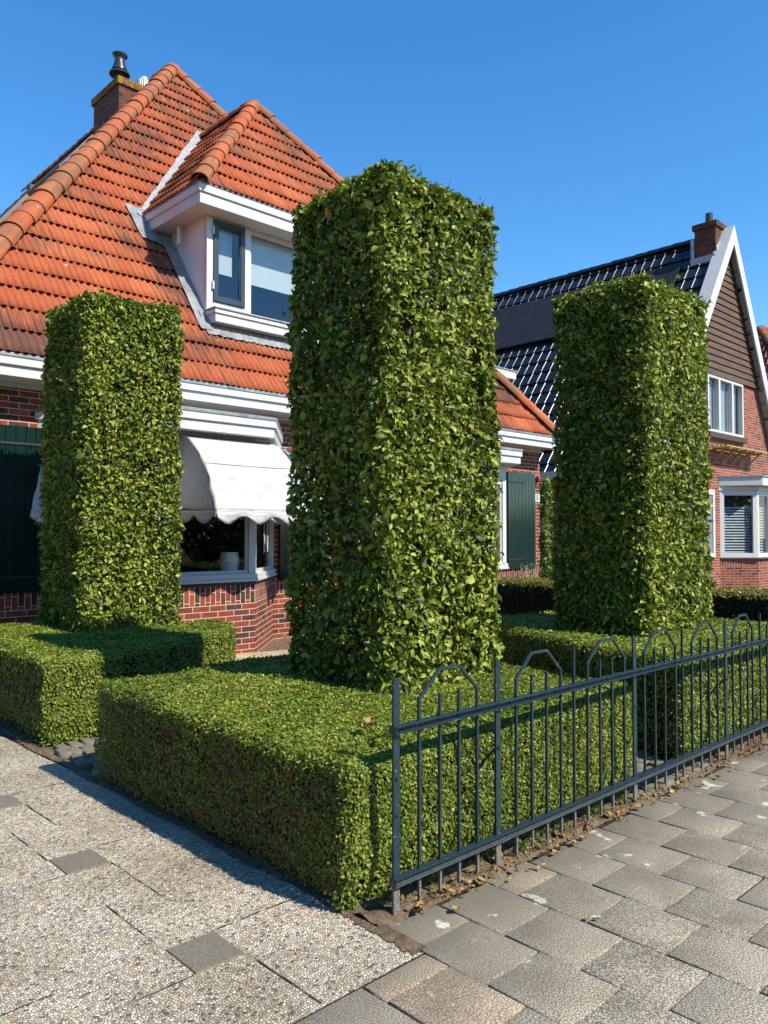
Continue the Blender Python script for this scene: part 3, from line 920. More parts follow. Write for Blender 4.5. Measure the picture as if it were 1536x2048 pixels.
tag(mesh_np('pavement', np.array(pv), np.array(pf), M['paver'], rnd=np.array(pr_), smooth=False), kind='structure')
sheet('pavement_bed', -5.5, 19, KERB_Y, 2.36, -0.012, M['joint'])
MB().box(-40, 40, KERB_Y - 0.12, KERB_Y - 0.004, -0.2, 0.0).build('kerb', M['paver'], bevel=0.01)
tag(bpy.data.objects['kerb'], kind='structure')

# driveway of exposed aggregate slabs
def drive_z(X, Y):
    return 0.004 * np.sin(X * 1.7 + Y * 0.8) * np.sin(Y * 1.3) - 0.004
MB().face([(-9, 2.105, 0), (2.24, 2.105, 0), (2.24, 5.0, 0), (2.2, 6.05, 0), (2.2, 20, 0), (-9, 20, 0)]).build('driveway', M['aggregate'], loc=(0, 0, -0.003))
tag(bpy.data.objects['driveway'], kind='structure')

def strip(mb, pts, w):
    """thin weathered joint lying on the driveway, slightly wavy"""
    (xa, ya), (xb, yb) = pts; L = math.hypot(xb - xa, yb - ya); n = max(2, int(L / 0.05)); nx, ny = -(yb - ya) / L, (xb - xa) / L
    prev = None
    for i in range(n + 1):
        t = i / n; ww = w * random.uniform(0.1, 1.25); j = random.uniform(-0.002, 0.002)
        c = (xa + (xb - xa) * t + nx * j, ya + (yb - ya) * t + ny * j)
        cur = ((c[0] - nx * ww / 2, c[1] - ny * ww / 2, 0.0015), (c[0] + nx * ww / 2, c[1] + ny * ww / 2, 0.0015))
        if prev: mb.face([prev[0], cur[0], cur[1], prev[1]])
        prev = cur
jm = MB()
tiles = []
for gx in range(-4, 1):
    for gy in range(0, 9):
        tx0 = 1.53 + gx * 1.175 ; ty0 = 2.575 + gy * 1.165
        tiles.append((tx0, ty0))
        strip(jm, ((tx0, ty0 + 0.22), (tx0, ty0 + 0.75)), 0.005)
        strip(jm, ((tx0 + 0.218, ty0 + 0.0), (tx0 + 0.218, max(2.12, ty0 - 0.5))), 0.006)
        strip(jm, ((tx0 + 0.22, ty0 + 0.235), (min(2.2, tx0 + 0.75), ty0 + 0.235)), 0.006)
        strip(jm, ((tx0, ty0), (tx0 - 0.5, ty0)), 0.004)
tag(jm.build('driveway_joint', M['joint']), kind='structure')
# small square tiles set between the slabs
tm = MB()
for (a, b_) in tiles:
    tm.prism([(a + 0.004, b_ + 0.006), (a + 0.212, b_ - 0.004), (a + 0.214, b_ + 0.228), (a + 0.006, b_ + 0.232)], -0.03, 0.004)
dt = tm.build('driveway_tile', M['cobble'], bevel=0.003)
tag(dt, kind='structure')

# soil strip under the fence and garden soil
def soil_z(X, Y):
    return 0.010 * np.sin(X * 9 + np.sin(Y * 23)) + 0.012 * np.sin(X * 23 + Y * 31) * np.sin(Y * 17 - X * 7) + 0.006 + np.where(Y < 2.36, -0.03, 0.0)
grid_sheet('soil_strip', 2.24, 18, 2.30, 2.62, 900, 16, lambda X, Y: soil_z(X, Y) + np.where(Y < 2.33, -0.012, 0.0), M['soil'])
sheet('garden_soil', 2.2, 18, 2.6, 9.99, -0.010, M['soil'])
se = MB(); prev = None
for i in range(520):
    y = 2.115 + i * 0.015
    xl_ = 2.222 + 0.012 * math.sin(y * 7) + random.gauss(0, 0.006) - (0.035 * max(0, 1 - (y - 2.115) / 0.42))
    cur = ((xl_, y, 0.0005 + random.uniform(0, .001)), (2.27, y, 0.006 + random.uniform(0, 0.006)))
    if prev: se.face([prev[0], prev[1], cur[1], cur[0]])
    prev = cur
tag(se.build('soil_edge', M['soil'], smooth=True), kind='structure')
grid_sheet('sand_patch', 4.9, 9.5, 6.7, 8.9, 60, 40, lambda X, Y: 0.02 + 0.02 * np.sin(X * 3) * np.sin(Y * 4), M['dry_sand'])

# cobbled paths between the hedges
def cobbles(x0, x1, y0, y1, along_x, z=0.028):
    V, F, R = [], [], []
    a, b_ = (0.17, 0.105) if along_x else (0.105, 0.17)
    row = 0; y = y0
    while y < y1:
        x = x0 + (a / 2 if row % 2 else 0) - random.uniform(0, 0.03)
        while x < x1 - 0.02:
            w = a * random.uniform(0.85, 1.12); d = b_ * random.uniform(0.88, 1.05); zz = z + random.gauss(0, 0.006)
            bq = len(V)
            for ins, zr in ((0.0, -0.04), (0.002, -0.006), (0.005, -0.0015), (0.011, 0.0)):
                for (px_, py_) in ((ins, ins), (w - 0.012 - ins, ins), (w - 0.012 - ins, d - 0.012 - ins), (ins, d - 0.012 - ins)):
                    V.append((x + px_ + random.gauss(0, .0012), y + py_ + random.gauss(0, .0012), zz + zr))
            for q in range(3):
                for s_ in range(4):
                    t_ = (s_ + 1) % 4
                    F.append((bq + q * 4 + s_, bq + q * 4 + t_, bq + (q + 1) * 4 + t_, bq + (q + 1) * 4 + s_))
            F.append((bq + 12, bq + 13, bq + 14, bq + 15))
            R += [random.random() * 0.9] * 16
            x += w
        y += b_; row += 1
    return V, F, R
V1, F1, R1 = cobbles(2.30, 4.7, 5.02, 6.02, False)
V2, F2, R2 = cobbles(4.45, 5.35, 2.38, 5.9, True)
F2 = [tuple(i + len(V1) for i in f) for f in F2]
tag(mesh_np('path', np.array(V1 + V2), np.array(F1 + F2), M['cobble'], rnd=np.array(R1 + R2), smooth=False), kind='structure')

# =================================================================== LEFT HOUSE
house = empty('brick_house', (8.3, 10, 0))
tag(house, 'brick house with a steep orange tiled hip roof, white dormer and white awnings', 'house')
def hb(mb, name, mat, parent=None, **k):
    """build under the house (coordinates are world; the house Empty carries the offset)"""
    o = mb.build(name, mat, None, **k)
    return under(o, parent or house)
def under(o, par):
    o.parent = par
    m = par.location.copy(); q = par.parent
    while q: m += q.location; q = q.parent
    o.location = Vector(o.location) - m
    return o

EZ, EY = 3.715, 9.5           # eave height and line
SL = 1.378                    # front pitch
AP = (8.39, 15.37, EZ + SL * 5.87)
XL, XR = 2.15, 14.26
YW = 9.99
YB = 24.0
B1 = (3.85, 4.90, 6.155, 7.25)       # first bay: wall, corner, corner, wall
B2 = (9.40, 10.46, 11.72, 12.80)
YF = 8.9

wall = MB()
def wall_run(mb, x0, x1, z0=0.0, z1=3.5):
    """front wall piece with a soldier course below sill height"""
    mb.face([(x0, YW, z0 - 0.1), (x1, YW, z0 - 0.1), (x1, YW, 0.695), (x0, YW, 0.695)])
    mb.face([(x0, YW, 0.695), (x1, YW, 0.695), (x1, YW, 0.945), (x0, YW, 0.945)], swap=True)
    mb.face([(x0, YW, 0.945), (x1, YW, 0.945), (x1, YW, z1), (x0, YW, z1)])
wall_run(wall, 2.3, B1[0]); wall_run(wall, B1[3], B2[0]); wall_run(wall, B2[3], 14.35)
for b in (B1, B2):
    wall.face([(b[0], YW, 2.95), (b[3], YW, 2.95), (b[3], YW, 3.5), (b[0], YW, 3.5)])
    wall.face([(b[0], YW, 2.95), (b[0], YW + 0.25, 2.95), (b[3], YW + 0.25, 2.95), (b[3], YW, 2.95)])
wall.face([(2.3, YB - 0.5, -0.1), (2.3, YW, -0.1), (2.3, YW, 3.5), (2.3, YB - 0.5, 3.5)])
wall.face([(14.35, YW, -0.1), (14.35, YB - 0.5, -0.1), (14.35, YB - 0.5, 3.5), (14.35, YW, 3.5)])
wall.face([(14.35, YB - 0.5, -0.1), (2.3, YB - 0.5, -0.1), (2.3, YB - 0.5, 3.5), (14.35, YB - 0.5, 3.5)])
wall.face([(2.3, YB - 0.45, 3.5), (14.35, YB - 0.45, 3.5), (AP[0], YB - 0.45, AP[2] - 0.1)])
hb(wall, 'wall', M['brick'])
inn = MB()
inn.box(2.5, 14.2, 10.28, 14.0, 0.3, 2.98, skip='f')
inn.v = inn.v
inn.f = [tuple(reversed(f)) for f in inn.f]
hb(inn, 'room', M['dark'])

# roof
sl_n = 1 / math.hypot(1, SL)
s_front = (0, sl_n, SL * sl_n)
Lf = 5.87 / sl_n
def dormer_cut(x, y): return (x > 6.26) & (x < 10.12) & (y > 10.36) & (y < 11.2)
roof = roof_face('roof', (0, EY, EZ), (1, 0, 0), s_front, Lf, lambda t: XL + (AP[0] - XL) * t / Lf, lambda t: XR - (XR - AP[0]) * t / Lf, None, M['tile'], cut=dormer_cut)
under(roof, house)
# left slope
SLL = (AP[2] - EZ) / (AP[0] - XL)
nl = 1 / math.hypot(1, SLL); LL = (AP[0] - XL) / nl
rl = roof_face('side_slope', (XL, YB, EZ), (0, -1, 0), (nl, 0, SLL * nl), LL, lambda t: 0.0, lambda t: (YB - EY) - 5.87 * t / LL, None, M['tile'])
under(rl, roof)
nr_ = 1 / math.hypot(1, SL); LR = (XR - AP[0]) / nr_
rr_ = roof_face('side_slope', (XR, EY, EZ), (0, 1, 0), (-nr_, 0, SL * nr_), LR, lambda t: 5.87 * t / LR, lambda t: YB - EY, None, M['tile'], spw=4)
under(rr_, roof)
for nm, a, b in (('hip_cap', (XL - 0.05, EY - 0.05, EZ + 0.02), AP), ('hip_cap', (XR + 0.05, EY - 0.05, EZ + 0.02), AP), ('ridge_cap', (AP[0], YB, AP[2]), AP)):
    under(ridge_caps(nm, a, b, None, M['ridge'], r=0.17), roof)
fin = MB().lathe((AP[0], AP[1] - 0.02, AP[2] - 0.10), [(0.18, -0.06), (0.175, 0.06), (0.14, 0.12), (0.08, 0.16), (0.01, 0.17)], 14)
under(fin.build('hip_cap', M['ridge'], None, smooth=True), roof)

# gutter and eaves
g = MB()
def eave_run(mb_w, mb_l, x0, x1, y, ztop=3.72):
    mb_w.box(x0, x1, y - 0.0, y + 0.20, 3.58, 3.672)
    mb_w.box(x0 + 0.03, x1 - 0.03, y + 0.035, y + 0.20, 3.452, 3.58)
    mb_w.box(x0 + 0.03, x1 - 0.03, y + 0.20, YW + 0.02, 3.452, 3.50)
    mb_l.box(x0 - 0.01, x1 + 0.01, y - 0.012, y + 0.16, 3.672, 3.722)
gl = MB()
eave_run(g, gl, XL - 0.05, XR + 0.12, EY)
for x0, x1 in ((XL - 0.05, 2.32), (14.33, XR + 0.12)):
    xa, xb = (x0, x0 + 0.16) if x0 < 5 else (x1 - 0.16, x1)
    g.box(xa, xb, EY + 0.2, YB, 3.452, 3.672); g.box(min(x0, x1) + 0.005, max(x0, x1) - 0.005, EY + 0.21, YB, 3.46, 3.495)
    gl.box(xa - 0.01, xb + 0.01, EY + 0.17, YB, 3.672, 3.722)
ev = hb(g, 'eaves', M['white'], bevel=0.006)
under(gl.build('gutter', M['lead'], None, bevel=0.008), ev)
# thin grey band under the soffit
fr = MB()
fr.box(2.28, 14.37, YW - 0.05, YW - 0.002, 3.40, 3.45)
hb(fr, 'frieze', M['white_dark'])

# chimney on the left slope
ch = MB().box(6.83, 7.85, 14.62, 15.78, 8.6, 10.52)
cho = hb(ch, 'chimney', M['brick_old'])
MBc = MB().box(6.79, 7.89, 14.58, 15.82, 10.52, 10.66).box(6.85, 7.83, 14.64, 15.76, 10.66, 10.70)
mc = plain("mossy_cap", (0.13, 0.06, 0.04), 0.95, 0.1, var=0.35, scale=10, dirt=((0.24, 0.15, 0.025), 6, 0.47))
under(MBc.build('chimney_cap', mc, None), cho)
cw = MB().lathe((6.98, 14.92, 10.70), [(0.095, 0), (0.095, 0.17), (0.20, 0.17), (0.205, 0.20), (0.10, 0.205), (0.10, 0.24), (0.155, 0.255), (0.15, 0.29), (0.105, 0.42), (0.095, 0.50), (0.105, 0.52), (0.15, 0.56), (0.155, 0.585), (0.14, 0.59)], 24)
under(cw.build('chimney_cowl', M['cowl'], None, smooth=True), cho)
cv = MB().lathe((7.22, 15.02, 10.70), [(0.23, 0.0), (0.24, 0.05), (0.20, 0.09), (0.02, 0.12)], 20)
under(cv.build('chimney_cowl', M['cowl'], None, smooth=True), cho)
vp = []
for k in range(48):
    pass
cvn = MB().lathe((7.46, 14.86, 10.70), [(0.115, 0), (0.115, 0.05), (0.10, 0.05), (0.10, 0.22), (0.12, 0.22), (0.12, 0.26), (0.10, 0.265)], 20)
for k in range(20):
    a = k / 20 * 6.283; cx_, cy_ = 7.46 + 0.113 * math.cos(a), 14.86 + 0.113 * math.sin(a)
    cvn.box(cx_ - 0.008, cx_ + 0.008, cy_ - 0.008, cy_ + 0.008, 10.75, 10.92)
under(cvn.build('vent_cap', M['steel'], None), cho)
lf = MB()
lf.ext([(6.826, 14.60, 9.72), (7.20, 14.60, 10.2), (7.20, 14.60, 10.34), (7.05, 14.60, 10.22), (7.05, 14.60, 10.06), (6.826, 14.60, 9.96)], (0, 0.03, 0))
under(lf.build('flashing', M['lead_pale'], None), cho)

# roof windows on the left slope (seen edge-on)
def on_left(x, off): return EZ + SLL * (x - XL) + off
for (x0, x1, y0, y1) in ((5.45, 6.05, 13.75, 15.3), (4.62, 5.22, 14.6, 16.2)):
    rw = MB(); nx_, nz_ = -SLL * nl, nl
    q = [(x0, y0, on_left(x0, 0.0)), (x1, y0, on_left(x1, 0.0)), (x1, y1, on_left(x1, 0.0)), (x0, y1, on_left(x0, 0.0))]
    rw.ext(q, (nx_ * 0.15, 0, nz_ * 0.15))
    rwo = under(rw.build('roof_window', M['grey_frame'], None, bevel=0.01), roof)
    rg = MB(); d = 0.155
    q = [(x0 + .08, y0 + .08, on_left(x0 + .08, 0)), (x1 - .08, y0 + .08, on_left(x1 - .08, 0)), (x1 - .08, y1 - .08, on_left(x1 - .08, 0)), (x0 + .08, y1 - .08, on_left(x0 + .08, 0))]
    rg.face([(a + nx_ * d, b, c + nz_ * d) for a, b, c in q])
    rg.box(x0 - 0.05, x1 + 0.02, y1, y1 + 0.1, on_left(x0, 0.02), on_left(x0, 0.30))
    # sits within the roof: sub-part level is already used, keep pane in the same branch
    under(rg.build('roof_window', M['black'], None), roof)

# dormer ------------------------------------------------------------
DX0, DX1, DY = 6.22, 10.16, 10.30
DE = (5.85, 10.53, 9.9)
DZ0, DZ1 = 6.42, 6.70
dormer = empty('dormer', (8.19, DY, 4.6)); under(dormer, house)
def roof_y(z): return EY + (z - EZ) / SL
# cheeks
cheekm = plain("cheek_panel", (0.66, 0.62, 0.59), 0.45, 0.4, var=0.05, scale=2.5, dirt=((0.52, 0.47, 0.43), 3, 0.62))
for x in (DX0, DX1):
    dorm = MB(); dorm.ext([(x, DY, 4.62), (x, roof_y(6.5) + 0.1, 6.5), (x, DY, 6.5)] if x < 8 else [(x, DY, 6.5), (x, roof_y(6.5) + 0.1, 6.5), (x, DY, 4.62)], (0.05 if x < 8 else -0.05, 0, 0))
    under(dorm.build('cheek', cheekm, None), dormer)
fm = MB()
# fascias (upper board proud of the lower one), soffit
yb_ = roof_y(6.7) + 0.05
fm.box(DE[0], DE[1], DE[2], DE[2] + 0.12, 6.585, 6.70)
fm.box(DE[0] + 0.028, DE[1] - 0.028, DE[2] + 0.028, DE[2] + 0.12, 6.42, 6.585)
for s_ in (0, 1):
    xa = DE[0] if s_ == 0 else DE[1] - 0.12
    fm.box(xa, xa + 0.12, DE[2] + 0.12, yb_, 6.585, 6.70)
    xb = xa + (0.028 if s_ == 0 else 0); 
    fm.box(xb, xb + 0.092, DE[2] + 0.12, yb_ - 0.1, 6.42, 6.585)
fm.box(DE[0] + 0.12, DE[1] - 0.12, DE[2] + 0.12, yb_, 6.43, 6.47)
under(fm.build('fascia', M['white'], None, bevel=0.006), dormer)
dg = MB().box(DE[0] - 0.012, DE[1] + 0.012, DE[2] - 0.012, DE[2] + 0.12, 6.70, 6.716)
for xa in (DE[0] - 0.012, DE[1] - 0.11): dg.box(xa, xa + 0.122, DE[2] + 0.12, yb_, 6.70, 6.716)
under(dg.build('gutter', M['lead'], None, bevel=0.004), dormer)
dp = MB().tube([(6.10, 10.92, 6.42), (6.10, 10.92, 6.12)], 0.035, 12)
under(dp.build('downpipe', M['white'], None, smooth=True), dormer)
# dormer roof
DA = (8.19, 9.9 + 2.07, 6.71 + 2.07 * SL)
LD = 2.07 / sl_n
under(roof_face('dormer_roof', (0, DE[2], 6.71), (1, 0, 0), s_front, LD, lambda t: DE[0] + (DA[0] - DE[0]) * t / LD, lambda t: DE[1] - (DE[1] - DA[0]) * t / LD, None, M['tile']), dormer)
ds = (DA[2] - 6.71) / (DA[0] - DE[0]); dn = 1 / math.hypot(1, ds); LDs = (DA[0] - DE[0]) / dn
# left side slope, ends where it meets the main roof
under(roof_face('dormer_roof', (DE[0], 14.0, 6.71), (0, -1, 0), (dn, 0, ds * dn), LDs, lambda t: 14.0 - (roof_y(6.71 + ds * dn * t) + 0.02), lambda t: 14.0 - DE[2] - 2.07 * t / LDs, None, M['tile']), dormer)
under(roof_face('dormer_roof', (DE[1], DE[2], 6.71), (0, 1, 0), (-dn, 0, ds * dn), LDs, lambda t: 2.07 * t / LDs, lambda t: roof_y(6.71 + ds * dn * t) + 0.02 - DE[2], None, M['tile'], spw=4), dormer)
ye = roof_y(DA[2])
for nm, a, b in (('hip_cap', (DE[0] - 0.03, DE[2] - 0.03, 6.73), DA), ('hip_cap', (DE[1] + 0.03, DE[2] - 0.03, 6.73), DA), ('ridge_cap', (DA[0], ye, DA[2]), DA)):
    under(ridge_caps(nm, a, b, None, M['ridge'], r=0.14, step=0.38), dormer)
dfin = MB().lathe((DA[0], DA[1], DA[2] - 0.11), [(0.165, -0.05), (0.16, 0.05), (0.13, 0.12), (0.06, 0.165), (0.01, 0.17)], 14)
under(dfin.build('hip_cap', M['ridge'], None, smooth=True), dormer)
# lead: valley at the left, strip down the cheek, wrinkled apron
def lead_strip(name, pts_l, pts_r, mat, wob=0.012, nseg=26, nw=5):
    V, F = [], []
    for i in range(nseg + 1):
        t = i / nseg
        a = Vector(pts_l[0]).lerp(Vector(pts_l[1]), t); b = Vector(pts_r[0]).lerp(Vector(pts_r[1]), t)
        for j in range(nw + 1):
            p = a.lerp(b, j / nw); p.z += random.uniform(0, wob) + (0.012 if (i % 6) == 0 else 0)
            if 0 < j < nw: p.x += random.uniform(-.008, .008)
            V.append(tuple(p))
    for i in range(nseg):
        for j in range(nw):
            k = i * (nw + 1) + j
            F.append((k, k + 1, k + nw + 2, k + nw + 1))
    return mesh_np(name, np.array(V), np.array(F), mat, smooth=True)
def onr(x, y, off=0.07): return (x, y, EZ + SL * (y - EY) + off)
under(lead_strip('lead_valley', [onr(5.74, 11.60, 0.08), onr(8.10, 13.80, 0.08)], [onr(6.05, 11.45, 0.085), onr(8.35, 13.60, 0.085)], M['lead_pale'], 0.03, 30), dormer)
under(lead_strip('lead_strip', [onr(6.02, 10.1, .08), onr(6.0, 11.7, .08)], [onr(6.235, 10.1, 0.09), onr(6.235, 11.7, 0.10)], M['lead'], 0.02, 22), dormer)
under(lead_strip('lead_strip', [onr(5.66, 11.25, 0.075), onr(5.60, 11.72, 0.075)], [onr(6.0, 11.2, 0.075), onr(6.0, 11.68, 0.075)], M['lead'], 0.03, 6), dormer)
under(lead_strip('lead_apron', [onr(6.1, 10.06, 0.075), onr(10.2, 10.06, 0.075)], [onr(6.1, 10.34, 0.085), onr(10.2, 10.34, 0.085)], M['lead'], 0.02, 120), dormer)
# wall under the window
bw = MB().box(DX0 + 0.05, DX1 - 0.05, DY + 0.02, DY + 0.08, 4.60, 5.03)
under(bw.build('dormer_base', M['dark'], None), dormer)
# sill box
sb = MB()
sb.box(DX0 - 0.02, DX1 + 0.02, 10.02, DY + 0.01, 4.90, 4.965)
sb.box(DX0 + 0.0, DX1 - 0.0, 10.045, DY + 0.01, 4.775, 4.90)
under(sb.build('sill_box', M['white'], None, bevel=0.005), dormer)
sbl = MB().box(DX0 - 0.04, DX1 + 0.04, 10.0, DY - 0.002, 4.965, 4.985)
under(sbl.build('lead_flashing', M['lead'], None, bevel=0.004), dormer)
# window frame: left casement, wide fixed light, right casement
wf = MB()
z0, z1 = 4.986, 6.43
wf.box(DX0 - 0.012, DX0 + 0.095, DY - 0.02, DY + 0.08, z0, z1)
wf.box(DX1 - 0.095, DX1 + 0.012, DY - 0.02, DY + 0.08, z0, z1)
for xm in (6.885, 9.395): wf.box(xm, xm + 0.10, DY - 0.02, DY + 0.08, z0, z1)
for xa, xb in ((DX0 + .095, 6.885), (6.985, 9.395), (9.495, DX1 - .095)):
    wf.box(xa, xb, DY - 0.015, DY + 0.08, z0, 5.14 if xb != 9.395 else 5.06)
    wf.box(xa, xb, DY - 0.015, DY + 0.08, 6.40, z1)
# inner bead of the fixed light
for (a, b, c, d) in ((6.985, 7.02, 5.06, 6.40), (9.36, 9.395, 5.06, 6.40), (7.02, 9.36, 5.06, 5.09), (7.02, 9.36, 6.36, 6.40)):
    wf.box(a, b, DY + 0.0, DY + 0.06, c, d)
under(wf.build('window_frame', M['white'], None, bevel=0.004), dormer)
for (xa, xb) in ((6.318, 6.88), (9.50, 10.06)):
    cs = MB(); t = 0.075
    cs.box(xa, xa + t, DY - 0.045, DY + 0.02, 5.145, 6.395); cs.box(xb - t, xb, DY - 0.045, DY + 0.02, 5.145, 6.395)
    cs.box(xa + t, xb - t, DY - 0.045, DY + 0.02, 5.145, 5.145 + t); cs.box(xa + t, xb - t, DY - 0.045, DY + 0.02, 6.395 - t, 6.395)
    t2 = t + 0.02
    cs.box(xa + t, xa + t2, DY - 0.03, DY + 0.01, 5.22, 6.32); cs.box(xb - t2, xb - t, DY - 0.03, DY + 0.01, 5.22, 6.32)
    cs.box(xa + t2, xb - t2, DY - 0.03, DY + 0.01, 5.22, 5.24); cs.box(xa + t2, xb - t2, DY - 0.03, DY + 0.01, 6.30, 6.32)
    under(cs.build('casement', M['anthracite'], None, bevel=0.006), dormer)
    hx_ = xa - 0.012 if xa < 8 else xb + 0.012
    for zz in (5.32, 6.16):
        hg = MB().box(hx_ - 0.014, hx_ + 0.014, DY - 0.06, DY - 0.02, zz, zz + 0.12)
        under(hg.build('hinge', M['white'], None, bevel=0.004), dormer)
    under(MB().face([(xa + t2, DY - 0.01, 5.24), (xb - t2, DY - 0.01, 5.24), (xb - t2, DY - 0.01, 6.30), (xa + t2, DY - 0.01, 6.30)]).build('pane', M['glass_roomy'], None), dormer)
under(MB().face([(7.02, DY + 0.03, 5.09), (9.36, DY + 0.03, 5.09), (9.36, DY + 0.03, 6.36), (7.02, DY + 0.03, 6.36)]).build('pane', M['glass_roomy'], None), dormer)
bl = MB().box(6.34, 6.74, DY + 0.12, DY + 0.125, 5.66, 6.42).box(7.0, 9.38, DY + 0.12, DY + 0.125, 5.62, 6.42)
bl.box(6.34, 6.74, DY + 0.115, DY + 0.13, 5.635, 5.66).box(7.0, 9.38, DY + 0.115, DY + 0.13, 5.595, 5.62)
under(bl.build('roller_blind', M['blind'], None), dormer)
rm = MB().box(6.28, 10.1, DY + 0.09, 12.4, 4.9, 6.42, skip='f')
rm.f = [tuple(reversed(f)) for f in rm.f]
under(rm.build('dormer_room', M['room'], None), dormer)

# dormer on the right slope, only its eave corner shows past the hip
d2 = MB().box(12.7, 14.02, 10.36, 13.6, 5.02, 5.19)
d2o = hb(d2, 'dormer', M['white'], bevel=0.006)
under(MB().box(12.7, 14.04, 10.34, 13.62, 5.19, 5.215).build('gutter', M['lead'], None), d2o)
under(MB().box(12.7, 13.6, 10.9, 13.3, 3.9, 5.02).build('dormer_wall', cheekm, None), d2o)

# bays --------------------------------------------------------------
def bay(B, fas, second):
    xa, xb, xc, xd = B
    root = empty('bay_window', (0, 0, 0)); under(root, house)
    path = [(xa, YW), (xb, YF), (xc, YF), (xd, YW)]
    bm_ = MB()
    for i in range(3):
        (x0, y0), (x1, y1) = path[i], path[i + 1]
        bm_.face([(x0, y0, -0.1), (x1, y1, -0.1), (x1, y1, 0.695), (x0, y0, 0.695)])
        bm_.face([(x0, y0, 0.695), (x1, y1, 0.695), (x1, y1, 0.945), (x0, y0, 0.945)], swap=True)
    under(bm_.build('bay_wall', M['brick'], None, uvoff=(0.06, 0)), root)
    def ring(mb, off0, off1, z0_, z1_):
        """band following the bay, from outward offset off1 to off0"""
        def offs(o):
            t8 = math.tan(math.radians(22.5))
            n1 = Vector((-(YW - YF), -(xb - xa), 0)).normalized()
            n3 = Vector(((YW - YF), -(xd - xc), 0)).normalized()
            return [(xa + n1.x * o, YW + n1.y * o), (xb - t8 * o, YF - o), (xc + t8 * o, YF - o), (xd + n3.x * o, YW + n3.y * o)]
        a, b = offs(off1), offs(off0)
        for i in range(3):
            mb.prism([a[i], a[i + 1], b[i + 1], b[i]], z0_, z1_)
    r1 = MB(); ring(r1, -0.06, 0.012, 0.945, 0.985); under(r1.build('plinth_band', M['plinth'], None), root)
    r2 = MB(); ring(r2, -0.08, 0.045, 0.985, 1.02); ring(r2, -0.08, 0.03, 1.02, 1.085); under(r2.build('sill', M['white'], None, bevel=0.004), root)
    r3 = MB(); ring(r3, -0.08, 0.0, 2.62, 2.92); under(r3.build('lintel_board', M['white'], None), root)
    fr_ = MB()
    gl_ = MB()
    for i in range(3):
        p0 = Vector((*path[i], 0)); p1 = Vector((*path[i + 1], 0)); d = (p1 - p0); L = d.length; d.normalize(); n = Vector((d.y, -d.x, 0))
        def bar(t0, t1, z0_, z1_, o0, o1):
            a = p0 + d * t0; b = p0 + d * t1
            fr_.prism([tuple((a + n * o1).xy), tuple((b + n * o1).xy), tuple((b + n * o0).xy), tuple((a + n * o0).xy)], z0_, z1_)
        w = 0.10 if i == 1 else 0.09
        e0, e1 = (0.0, 0.0)
        bar(e0, w, 1.085, 2.62, -0.09, 0.0); bar(L - w, L - e1, 1.085, 2.62, -0.09, 0.0)
        bar(w, L - w, 1.085, 1.135, -0.08, -0.02); bar(w, L - w, 2.54, 2.62, -0.08, -0.02)
        bar(w, w + 0.035, 1.135, 2.54, -0.07, -0.03); bar(L - w - 0.035, L - w, 1.135, 2.54, -0.07, -0.03)
        a = p0 + d * (w + 0.03) - n * 0.05; b = p0 + d * (L - w - 0.03) - n * 0.05
        gl_.face([(a.x, a.y, 1.13), (b.x, b.y, 1.13), (b.x, b.y, 2.56), (a.x, a.y, 2.56)])
    under(fr_.build('window_frame', M['white'], None, bevel=0.003), root)
    under(gl_.build('pane', M['glass'], None), root)
    fl = MB().face([(xa, YW, 0.93), (xb, YF, 0.93), (xc, YF, 0.93), (xd, YW, 0.93)]); under(fl.build('window_shelf', M['white_dark'], None, loc=(0, 0, 0.0)), root)
    # flat roof with two-step fascia
    (fa, fb, fc, fd, yf) = fas
    def slab(mb, ins, z0_, z1_):
        mb.prism([(fa + ins, YW - 0.003), (fb + ins * 0.4, yf + ins), (fc - ins * 0.4, yf + ins), (fd - ins, YW - 0.003)], z0_, z1_)
    rf = MB(); slab(rf, 0.0, 3.035, 3.128); slab(rf, 0.03, 2.905, 3.035)
    under(rf.build('bay_roof', M['white'], None, bevel=0.005), root)
    rl_ = MB(); slab(rl_, -0.012, 3.128, 3.172); under(rl_.build('lead_edge', M['lead'], None, bevel=0.006), root)
    return root
bay1 = bay(B1, (3.62, 4.80, 6.24, 7.42, 8.55), False)
bay2 = bay(B2, (9.15, 10.36, 11.76, 12.95, 8.56), True)
# slatted blind inside the second bay
sb2 = MB()
zz = 1.2
while zz < 2.52:
    sb2.box(10.6, 11.6, 9.02, 9.06, zz, zz + 0.022); zz += 0.05
under(sb2.build('slat_blind', M['ceramic'], None), bay2)

# shutters
def shutter(x0, x1, hinge_left):
    sh = MB(); n = int(round((x1 - x0) / 0.118)); w = (x1 - x0) / n
    for i in range(n):
        a = x0 + i * w
        sh.prism([(a + 0.0025, 9.945), (a + 0.006, 9.938), (a + w - 0.006, 9.938), (a + w - 0.0025, 9.945), (a + w - 0.0025, 9.98), (a + 0.0025, 9.98)], 0.905, 2.93)
    sh.box(x0 + 0.004, x1 - 0.004, 9.955, 9.978, 0.91, 2.925)
    o = hb(sh, 'shutter', M['shutter'])
    for z in (1.08, 2.70):
        hg = MB(); L = min(0.55, (x1 - x0) * 0.55)
        xa, xb = (x0, x0 + L) if hinge_left else (x1 - L, x1)
        hg.box(xa, xb, 9.926, 9.937, z, z + 0.028)
        hg.lathe(((xb if hinge_left else xa), 9.925, z + 0.002), [(0.004, 0), (0.02, 0.004), (0.02, 0.02), (0.004, 0.024)], 10)
        under(hg.build('strap_hinge', M['black'], None, bevel=0.002), o)
    return o
shutter(2.55, 3.74, False)
shutter(7.33, 8.30, True)
shutter(13.16, 14.12, True)
shutter(8.42, 9.33, False)

